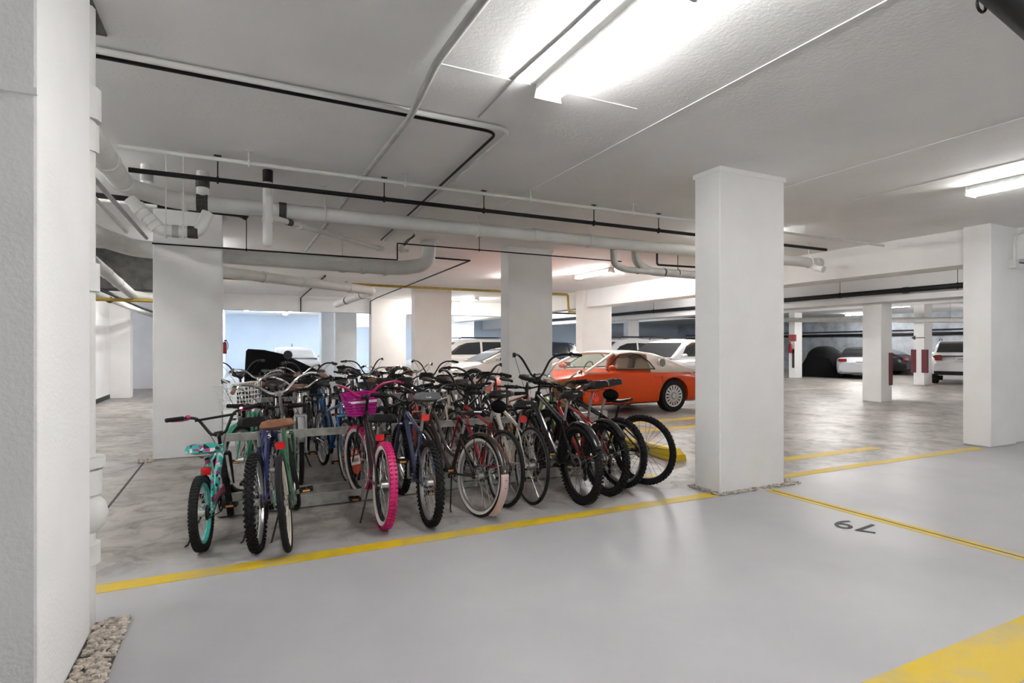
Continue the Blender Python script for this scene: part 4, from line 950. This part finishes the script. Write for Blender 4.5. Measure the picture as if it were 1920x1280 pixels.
# bike racks
def bike_rack(x0, x1, y, lab):
    r = thing('bike_rack', lab, 'bike rack', (x0, y, 0), 0, 'galvanised bike racks'); L = x1 - x0
    MB().box(0, L, 0, 0.06, 0.012, 0.105).build('front_rail', M_GALV, r, False)
    MB().box(0, L, 0.44, 0.50, 0, 0.085).build('rear_rail', M_GALV, r, False)
    MB().box(0, L, 0.44, 0.50, 0.555, 0.62).build('top_bar', M_GALV, r, False)
    for x in (0, L - 0.06):
        MB().box(x, x + 0.06, 0.44, 0.50, 0.085, 0.555).build('post', M_GALV, r, False)
        MB().box(x, x + 0.06, 0.06, 0.44, 0, 0.06).build('foot', M_GALV, r, False)
    return r
bike_rack(-0.14, 1.20, 5.20, 'galvanised bike rack under the blue and green bicycles')
bike_rack(1.42, 4.05, 5.22, 'galvanised bike rack under the right half of the front row')
bike_rack(0.1, 3.6, 8.98, 'galvanised bike rack among the rear rows of bicycles')

# black cover draped over a bicycle at the back
mb = MB(); rows_ = []
for i, (x, zt, w) in enumerate([(0.0, 1.32, 0.10), (0.04, 1.36, 0.16), (0.35, 1.34, 0.2), (0.7, 1.26, 0.22), (1.0, 1.12, 0.24), (1.3, 0.98, 0.24), (1.5, 0.86, 0.2), (1.56, 0.8, 0.1)]):
    row = []
    for j in range(13):
        a = j / 12; s = -1 + 2 * a; wob = 0.02 * math.sin(5 * x + 7 * a)
        zz = zt * (1 - abs(s) ** 3.0) + 0.02 * abs(s) ** 3.0; row.append((x, s * (w + 0.1 * abs(s) ** 2) + wob, zz))
    rows_.append(row)
mb.grid(rows_); mb.poly(list(reversed(rows_[0]))); mb.poly(rows_[-1])
c = mb.build('bicycle_cover', M_CLOTHB); c.location = (0.18, 12.6, 0.0); c.rotation_euler = (0, 0, math.radians(-20)); tag(c, 'black cloth cover standing tall behind the left bicycles', 'cover')

# ---------------------------------------------------------------- cars
def interp(tab, x):
    if x <= tab[0][0]: return tab[0][1]
    for (a, p), (b, q) in zip(tab, tab[1:]):
        if x <= b:
            t = (x - a) / (b - a); t = t * t * (3 - 2 * t) if False else t
            return p + (q - p) * t
    return tab[-1][1]
def car(S, label, loc, heading):
    """local x runs from nose (0) to tail (L); y is the driver's right; heading = yaw of the tail-to-nose axis, degrees from +X"""
    r = thing('car', label, 'car', (loc[0], loc[1], 0), math.radians(heading + 180), 'parked cars'); L = S['L']; W = S['W'] / 2
    fx, rx, wr = S['fx'], S['rx'], S.get('wr', 0.33)
    xs_ = sorted(set([L * i / 30 for i in range(31)])); rows = []
    for x in xs_:
        t = x / L; w = W * (1 - 0.20 * max(0, (0.10 - t) / 0.10) ** 2 - 0.14 * max(0, (t - 0.92) / 0.08) ** 2)
        zt = interp(S['top'], x); zs = zt - S.get('shoulder', 0.05); zl = interp(S.get('low', [(0, .26), (.25, .2), (L - .3, .2), (L, .30)]), x)
        half = [(0, zl), (w * .80, zl), (w * .95, zl + .05), (w * .985, zl + .16), (w, zl + (zs - zl) * .55), (w * .985, zs - .08), (w * .94, zs - 0.015), (w * .82, zs + (zt - zs) * .55), (w * .4, zt - .004), (0, zt)]
        rows.append([(x, y, z) for y, z in half] + [(x, -y, z) for y, z in reversed(half[:-1])])
    mb = MB().grid(rows); mb.poly(list(reversed(rows[0][:-1]))); mb.poly(rows[-1][:-1])
    body = mb.build('body', S['paint'], r)
    # wheel arches cut out of the body
    cut = MB()
    for cx in (fx, rx):
        for s in (-1, 1): cut.tube([(cx, s * (W - 0.24), wr), (cx, s * (W + 0.1), wr)], wr + 0.055, 28)
    me = cut.mesh('cut', M_BLKP); co = bpy.data.objects.new('cut', me); COL.objects.link(co); co.parent = r
    bo = body.modifiers.new('arch', 'BOOLEAN'); bo.operation = 'DIFFERENCE'; bo.object = co; bo.solver = 'EXACT'
    bpy.context.view_layer.update(); dg = bpy.context.evaluated_depsgraph_get()
    nm = bpy.data.meshes.new_from_object(body.evaluated_get(dg)); body.modifiers.clear(); body.data = nm
    bpy.data.objects.remove(co)
    nm.polygons.foreach_set('use_smooth', [True] * len(nm.polygons)); nm.set_sharp_from_angle(angle=math.radians(30))
    for cx in (fx, rx):
        for s in (-1, 1):
            wl = MB().lathe([(wr, -.085), (wr, .085), (wr - .02, .105), (wr * .70, .105), (wr * .66, .08), (wr * .66, -.09), (wr - .02, -.105)], 32).build('wheel', M_RUB, r)
            wl.location = (cx, s * (W - 0.115), wr)
            rm = MB(); rr = wr * .68; o_ = s * .085
            rm.lathe([(rr, o_), (rr, o_ + s * .012), (rr * .88, o_ + s * .008), (rr * .86, o_ - s * .01)], 32)
            n = S.get('spokes', 5); wd = S.get('spw', 0.22)
            for i in range(n):
                a = 2 * PI * i / n; d1 = Vector((math.cos(a), 0, math.sin(a))); d2 = Vector((-math.sin(a), 0, math.cos(a)))
                q1, q2 = rr * .20, rr * .93
                rm.prism([d1 * q1 - d2 * rr * wd * .5 + Vector((0, o_, 0)), d1 * q2 - d2 * rr * wd * .62 + Vector((0, o_, 0)), d1 * q2 + d2 * rr * wd * .62 + Vector((0, o_, 0)), d1 * q1 + d2 * rr * wd * .5 + Vector((0, o_, 0))], (0, s * .012, 0))
            rm.tube([(0, o_ - s * .01, 0), (0, o_ + s * .02, 0)], rr * .24, 16)
            rm.build('rim', M_CHROME if S.get('chromew') else M_ALU, wl)
            MB().tube([(0, o_ - s * .05, 0), (0, o_ - s * .035, 0)], rr * .98, 24).build('brake_shadow_plate', M_BLKP, wl)
    # cabin
    prof = S['cabin']; zb = S['belt']; wb_, wt = W * S.get('cw', .90), W * S.get('ctw', .68); zmax = max(z for _, z in prof)
    def cw(z): return wb_ + (wt - wb_) * max(0, min(1, (z - zb) / (zmax - zb)))
    fine = []
    for (a, p), (b, q) in zip(prof, prof[1:]):
        for i in range(4): fine.append((a + (b - a) * i / 4, p + (q - p) * i / 4))
    fine.append(prof[-1])
    def crow(x, z):
        h = z - zb; c = min(0.07, h * .5)
        half = [(wb_, zb - 0.06), (cw(z - c), z - c), (cw(z) - 0.04, z - c * .3), (cw(z) * .5, z - 0.004), (0, z)]
        return [(x, y, zz) for y, zz in half] + [(x, -y, zz) for y, zz in reversed(half[:-1])]
    wx = S['glassx']                                     # (windshield base, top, rear top, rear base)
    if S.get('open'):
        roof = MB().grid([crow(x, z) for x, z in fine if wx[2] >= x >= wx[1]])
        # keep only the roof skin ahead of the quarter panel, full sides behind it
        rows2 = [crow(x, z) for x, z in fine if x >= S['quarter']]
        top_rows = [c[1:-1] for c in (crow(x, z) for x, z in fine if wx[1] <= x <= S['quarter'] + 0.2)]
        roof = MB().grid(top_rows); roof.grid(rows2)
        ro = roof.build('roof', S['roofm'], r); sm = ro.modifiers.new('shell', 'SOLIDIFY'); sm.thickness = 0.03; sm.offset = -1
        zf = interp(prof, wx[1])
        for s in (-1, 1):
            MB().tube([(wx[0] + 0.05, s * (wb_ - 0.02), zb - 0.02), (wx[1], s * (cw(zf) - 0.02), zf - 0.03)], 0.032, 8).build('windshield_pillar', S['roofm'], r)
            pts = [(x, z) for x, z in S['sidewin']]
            MB().poly([(x, s * (cw(z) - 0.012), z) for x, z in pts]).build('side_window', M_GLASS, r, False)
            for k_ in range(len(pts) - 1):
                pass
            MB().tube([(x, s * (cw(z) - 0.008), z) for x, z in pts], 0.012, 6, closed=True).build('window_trim', M_BLKP, r)
        ws = []
        for i in range(9):
            y = -1 + 2 * i / 8; bow = 0.16 * (1 - y * y)
            ws.append([(wx[0] + 0.12 - bow, y * (wb_ - 0.03), zb - 0.01), ((wx[0] + wx[1]) / 2 + 0.10 - bow * .8, y * (cw((zb + zf) / 2) - 0.03), (zb + zf) / 2 + 0.02), (wx[1] + 0.06 - bow * .6, y * (cw(zf) - 0.03), zf - 0.01)])
        MB().grid(ws).build('windshield', M_GLASS, r)
        # interior
        for s in (-1, 1):
            st = MB(); st.obox((wx[1] + 0.75, s * 0.36, 0.62), (0.26, 0, 0.03), (0, 0.25, 0), (-0.01, 0, 0.09)); st.obox((wx[1] + 1.02, s * 0.36, 0.88), (0.07, 0, -0.02), (0, 0.24, 0), (0.07, 0, 0.26)); st.obox((wx[1] + 1.1, s * 0.36, 1.17), (0.04, 0, 0), (0, 0.13, 0), (0.02, 0, 0.08))
            so = st.build('seat', M_SEATC, r, False); bv = so.modifiers.new('soft', 'BEVEL'); bv.width = 0.04; bv.segments = 3
        MB().prism([(wx[0] + 0.1, -wb_ + .06, zb - 0.01), (wx[0] + 0.75, -wb_ + .06, zb - 0.02), (wx[0] + 0.80, -wb_ + .06, zb - .18), (wx[0] + 0.1, -wb_ + .06, zb - .18)], (0, 2 * wb_ - .12, 0)).build('dashboard', M_SEATC, r, False)
        MB().tube([(wx[0] + 0.92 + 0.05 * math.sin(a), 0.36 + 0.18 * math.cos(a), zb + 0.0 + 0.17 * math.sin(a)) for a in [2*PI*i/20 for i in range(20)]], 0.014, 6, closed=True).build('steering_wheel', M_BLKP, r)
        for s in (-1, 1):
            x0, z0, rr = S['porthole']; zr = interp(prof, x0); t_ = (z0 - zb + .06) / (zr - .07 - zb + .06); yp = wb_ + (cw(zr - .07) - wb_) * t_ + 0.03
            MB().lathe([(rr, -.012), (rr + .022, -.012), (rr + .022, .012), (rr, .012)], 24).build('porthole_ring', M_CHROME, r).location = (x0, s * yp, z0)
            MB().tube([(0, -.006, 0), (0, .006, 0)], rr + .004, 24).build('porthole_glass', mat('grey_port_glass', (0.22, 0.20, 0.18), 0.1), r).location = (x0, s * (yp + 0.004), z0)
    else:
        cb = MB().grid([crow(x, z) for x, z in fine]); cb.build('cabin', S.get('roofm', S['paint']), r)
        gm = S.get('glass', M_DGLASS)
        def strip(x0, x1, nm):
            rows3 = []
            for i in range(7):
                x = x0 + (x1 - x0) * i / 6; z = interp(prof, x); dz = interp(prof, x + .01) - interp(prof, x - .01)
                nx, nz = -dz, 0.02; k = math.hypot(nx, nz); nx, nz = nx / k * 0.012, nz / k * 0.012
                rows3.append([(x + nx, y * (cw(z) - 0.07), z + nz - 0.003 * abs(y)) for y in (-1, -.5, 0, .5, 1)])
            MB().grid(rows3).build(nm, gm, r)
        if wx[0] is not None: strip(wx[0] + 0.04, wx[1], 'windshield')
        if wx[3] is not None: strip(wx[2], wx[3] - 0.04, 'rear_window')
        for s in (-1, 1):
            for poly_ in S.get('sidewins', []):
                def yy(x, z):
                    zr = interp(prof, x); c = min(0.07, (zr - zb) * .5); t = max(0, min(1, (z - zb + .06) / max(0.05, zr - c - zb + .06)))
                    return wb_ + (cw(zr - c) - wb_) * t
                MB().poly([(x, s * (yy(x, z) + 0.008), z) for x, z in poly_]).build('side_window', gm, r, False)
        if S.get('rails'):
            for s in (-1, 1): MB().tube([(wx[1] + .15, s * (cw(zmax) - .02), zmax - .02), (wx[1] + .25, s * (cw(zmax) - .02), zmax + .05), (wx[2] - .15, s * (cw(zmax) - .02), zmax + .05), (wx[2] - .05, s * (cw(zmax) - .02), zmax - .02)], 0.016, 6).build('roof_rail', M_BLKP, r)
        if S.get('fin'): MB().prism([(wx[2] - .25, -.012, zmax - .03), (wx[2] - .05, -.012, zmax + .14), (wx[2] - .0, -.012, zmax + .14), (wx[2] + .02, -.012, zmax - .05)], (0, .024, 0)).build('antenna_fin', M_NAVY, r, False)
    # details
    for s in (-1, 1):
        m_ = MB().ball((S['mx'], s * (W + 0.07), zb + 0.07), 0.075, 0.09, 0.06, 12, 8); m_.tube([(S['mx'], s * (W - 0.08), zb + 0.0), (S['mx'], s * (W + 0.05), zb + 0.05)], 0.02, 6)
        m_.build('mirror', S['paint'], r)
        MB().ball((0.10, s * W * .66, interp(S['top'], .1) - .12), 0.10, 0.17, 0.075, 12, 8).build('headlamp', M_ALU, r)
        MB().obox((L - 0.055, s * W * .72, S.get('tlz', .80)), (0.05, 0, 0), (0, S.get('tlw', .16), 0), (0, 0, S.get('tlh', .07))).build('tail_lamp', S.get('tlm', M_TLITE), r, False)
        for hx in S.get('handles', [S['mx'] + 1.05]):
            MB().tube([(hx - .08, s * (W + .012), zb - .13), (hx + .08, s * (W + .012), zb - .13)], 0.012, 6).build('door_handle', S.get('handm', S['paint']), r)
    MB().box(L - 0.005, L + 0.02, -W * .86, W * .86, .36, .50).build('rear_bumper', S.get('bump', S['paint']), r, False)
    MB().box(L - .01, L + 0.028, -.16, .16, S.get('plz', .74) - .06, S.get('plz', .74) + .06).build('number_plate', M_PLATE, r, False)
    MB().box(L + .02, L + 0.034, -.11, .11, S.get('plz', .74) - .015, S.get('plz', .74) + .02).build('plate_print', mat('faded_plate_print', (0.25, 0.27, 0.3), 0.5), r, False)
    MB().box(-0.012, 0.03, -W * .55, W * .55, .34, .50).build('grille', M_BLKP, r, False)
    # door shut line
    for s in (-1, 1):
        for dx in S.get('doorx', []):
            MB().tube([(dx, s * (W * .985 + .004), .34), (dx, s * (W + .004), .55), (dx, s * (W * .985 + 0.004), zb - .10)], 0.004, 4).build('door_gap', M_BLKP, r)
    return r

tb = dict(L=4.73, W=1.83, fx=0.98, rx=3.70, wr=0.345, paint=M_ORANGE, roofm=M_ROOFW, belt=0.90, open=True, spokes=16, spw=0.16, chromew=True,
          top=[(0, .62), (.12, .74), (.5, .80), (1.2, .87), (1.6, .91), (3.0, .92), (3.9, .90), (4.4, .84), (4.65, .78), (4.73, .66)],
          cabin=[(1.42, .90), (1.95, 1.15), (2.25, 1.285), (2.55, 1.325), (2.95, 1.33), (3.3, 1.285), (3.65, 1.19), (4.0, 1.06), (4.3, .94), (4.42, .90)], glassx=(1.42, 2.27, 3.2, 4.3), quarter=3.06,
          sidewin=[(1.98, .93), (2.42, 1.235), (2.72, 1.262), (2.92, 1.23), (3.14, 1.08), (3.24, .93)], porthole=(3.46, 1.055, .085), mx=2.02, handles=[3.25], handm=M_ORANGE, doorx=[2.0, 3.38], cw=.93, ctw=.70)
car(tb, 'orange two-seat coupe with white hardtop and porthole behind the bicycles', (4.78, 10.32), 180)
sedan_top = [(0, .58), (.15, .70), (.6, .82), (1.25, .92), (1.5, .95), (3.6, .97), (4.2, .98), (4.55, .92), (4.7, .72)]
coupe = dict(L=4.6, W=1.80, fx=0.92, rx=3.55, wr=0.33, paint=M_SILV, belt=0.94, top=[(0, .55), (.2, .70), (.7, .83), (1.3, .92), (1.5, .94), (3.6, .96), (4.3, .95), (4.6, .72)],
             cabin=[(1.25, .93), (1.9, 1.22), (2.35, 1.37), (2.8, 1.40), (3.3, 1.34), (3.9, 1.12), (4.2, .96)], glassx=(1.25, 2.2, 3.4, 4.15), sidewins=[[(1.75, .95), (2.2, 1.20), (2.6, 1.30), (3.0, 1.30), (3.5, 1.18), (3.6, .97)]], mx=1.72, spokes=5, spw=.35, chromew=True)
car(coupe, 'pale silver coupe parked between the cream and white pillars', (5.95, 17.75), 180)
van = dict(L=5.0, W=1.95, fx=0.95, rx=3.95, wr=0.34, paint=M_SILV, belt=1.05, top=[(0, .7), (.2, .85), (.9, 1.0), (1.2, 1.05), (4.8, 1.08), (5.0, .8)], low=[(0, .3), (5, .3)],
           cabin=[(0.95, 1.05), (1.7, 1.50), (2.1, 1.68), (2.6, 1.74), (4.2, 1.73), (4.7, 1.62), (4.92, 1.08)], glassx=(.95, 1.9, 4.6, 4.9), sidewins=[[(1.5, 1.08), (2.0, 1.45), (2.35, 1.56), (2.95, 1.6), (2.95, 1.08)], [(3.05, 1.08), (3.05, 1.6), (3.9, 1.6), (3.9, 1.08)], [(4.0, 1.08), (4.0, 1.6), (4.5, 1.55), (4.7, 1.08)]], mx=1.4, rails=True, ctw=.76)
car(van, 'grey roofed minivan with dark windows behind the silver coupe', (6.2, 22.6), 180)
suv = dict(L=4.6, W=1.85, fx=0.92, rx=3.6, wr=0.36, paint=M_CARW, belt=1.06, top=[(0, .66), (.2, .85), (.8, 1.0), (1.35, 1.06), (4.4, 1.08), (4.6, .85)], low=[(0, .34), (4.6, .34)],
           cabin=[(1.1, 1.05), (1.75, 1.42), (2.1, 1.60), (2.6, 1.66), (3.8, 1.64), (4.2, 1.52), (4.52, 1.08)], glassx=(1.1, 1.95, 3.95, 4.48), sidewins=[[(1.65, 1.09), (2.05, 1.42), (2.4, 1.53), (2.85, 1.55), (2.85, 1.09)], [(2.93, 1.09), (2.93, 1.55), (3.7, 1.52), (3.8, 1.09)], [(3.87, 1.10), (3.8, 1.5), (4.0, 1.46), (4.25, 1.12)]], mx=1.55, rails=True, ctw=.74, tlz=1.0, tlh=.10, tlw=.10, plz=.95, bump=M_BLKP)
car(suv, 'white SUV with dark windshield just behind the orange coupe', (10.7, 13.9), 196)
car(dict(suv, L=4.9, paint=M_CARW, top=[(0, .66), (.2, .9), (.8, 1.05), (1.35, 1.08), (4.7, 1.1), (4.9, .9)], cabin=[(1.1, 1.05), (1.75, 1.46), (2.1, 1.68), (2.6, 1.74), (4.2, 1.73), (4.6, 1.6), (4.82, 1.1)], glassx=(1.1, 1.95, 4.4, 4.78)), 'white pickup-like SUV with black roof rails, farther behind the orange coupe', (11.0, 18.2), 180)
car(dict(suv, paint=M_NAVY, rails=False), 'dark navy SUV tail seen between the white and cream pillars', (11.5, 25.5), 180)
def tail_at(p, L, h): return (p.x + L * math.cos(math.radians(h)), p.y + L * math.sin(math.radians(h)))
car(dict(suv, paint=M_CARW), 'white SUV seen from behind near the right pillar', tail_at(at(1802, 722), 4.6, 24), 24)
conv = dict(coupe, paint=mat('silver_blue_car_paint', (0.55, 0.58, 0.62), 0.25, coat=.6), roofm=M_SOFT, tlz=.82, tlh=.06, plz=.72)
car(conv, 'silver convertible with black soft top left of the slim pillar', tail_at(at(1612, 711), 4.6, 30), 30)
car(dict(coupe, paint=M_CARB, roofm=M_CARB), 'black sedan right of the slim pillar behind the arrow pillar', tail_at(at(1712, 703), 4.6, 98), 98)
car(dict(coupe, paint=M_SILV, fin=True, glass=M_SILV, ctw=.8), 'pale beige car roof with fin antenna before the blue lit wall', (2.2, 23.3), -90)
# black covered car on the far right
cv = MB(); rows_ = []
for x, zt, w in ((0, .45, .55), (.1, .75, .8), (.9, .92, .9), (1.6, 1.05, .92), (2.2, 1.36, .9), (2.8, 1.44, .9), (3.6, 1.38, .9), (4.1, 1.12, .9), (4.45, .95, .85), (4.55, .5, .6)):
    row = []
    for j in range(17):
        s = -1 + j / 8; e_ = abs(s)
        row.append((x, s * w + 0.02 * math.sin(9 * x + j), max(0.02, zt * (1 - e_ ** 3.5) + 0.03 * math.sin(6 * x + 2 * j) * e_)))
    rows_.append(row)
cv.grid(rows_); cv.poly(list(reversed(rows_[0]))); cv.poly(rows_[-1])
o = cv.build('covered_car', M_CLOTHB); o.location = (*tail_at(at(1532, 707), 4.55, 24), 0); o.rotation_euler = (0, 0, PI + math.radians(24)); tag(o, 'car under a black cloth cover left of the silver convertible', 'car', 'parked cars')

# fire extinguishers
def extinguisher(p, yaw, lab):
    r = thing('fire_extinguisher', lab, 'fire extinguisher', p, yaw)
    RX = mat('red_extinguisher', (0.40, 0.012, 0.02), 0.3)
    MB().tube([(0, 0, 0), (0, 0, .02), (0, 0, .36), (0, 0, .42), (0, 0, .44)], [.06, .075, .075, .045, .025], 14).build('cylinder', RX, r)
    MB().obox((0.02, 0, .48), (.05, 0, .01), (0, .015, 0), (0, 0, .02)).build('valve', M_BLKP, r, False)
    MB().tube(bez((0.03, 0, .46), (.12, 0, .48), (.12, .02, .2), (.085, .02, .15), 8), .012, 6).build('hose', M_BLKP, r)
    MB().box(-.076, -.07, -.05, .05, .1, .3).build('wall_bracket', M_WIRE, r, False)
p = COLS[9]; extinguisher((p[0] - 0.09, p[3] - 0.15, 1.12), PI, 'red fire extinguisher on the far pillar under a red sign')
extinguisher((-0.38, 22.0 + 1.0, 1.15), 0, 'red fire extinguisher on the wall left of the blue lit opening')
sg = MB().box(-0.495, -0.47, 22.75, 22.95, 1.75, 2.0).build('red_sign', mat('red_sign_paint', (0.30, 0.02, 0.03), 0.5), None, False); tag(sg, 'small red sign above the extinguisher by the blue lit wall', 'sign')
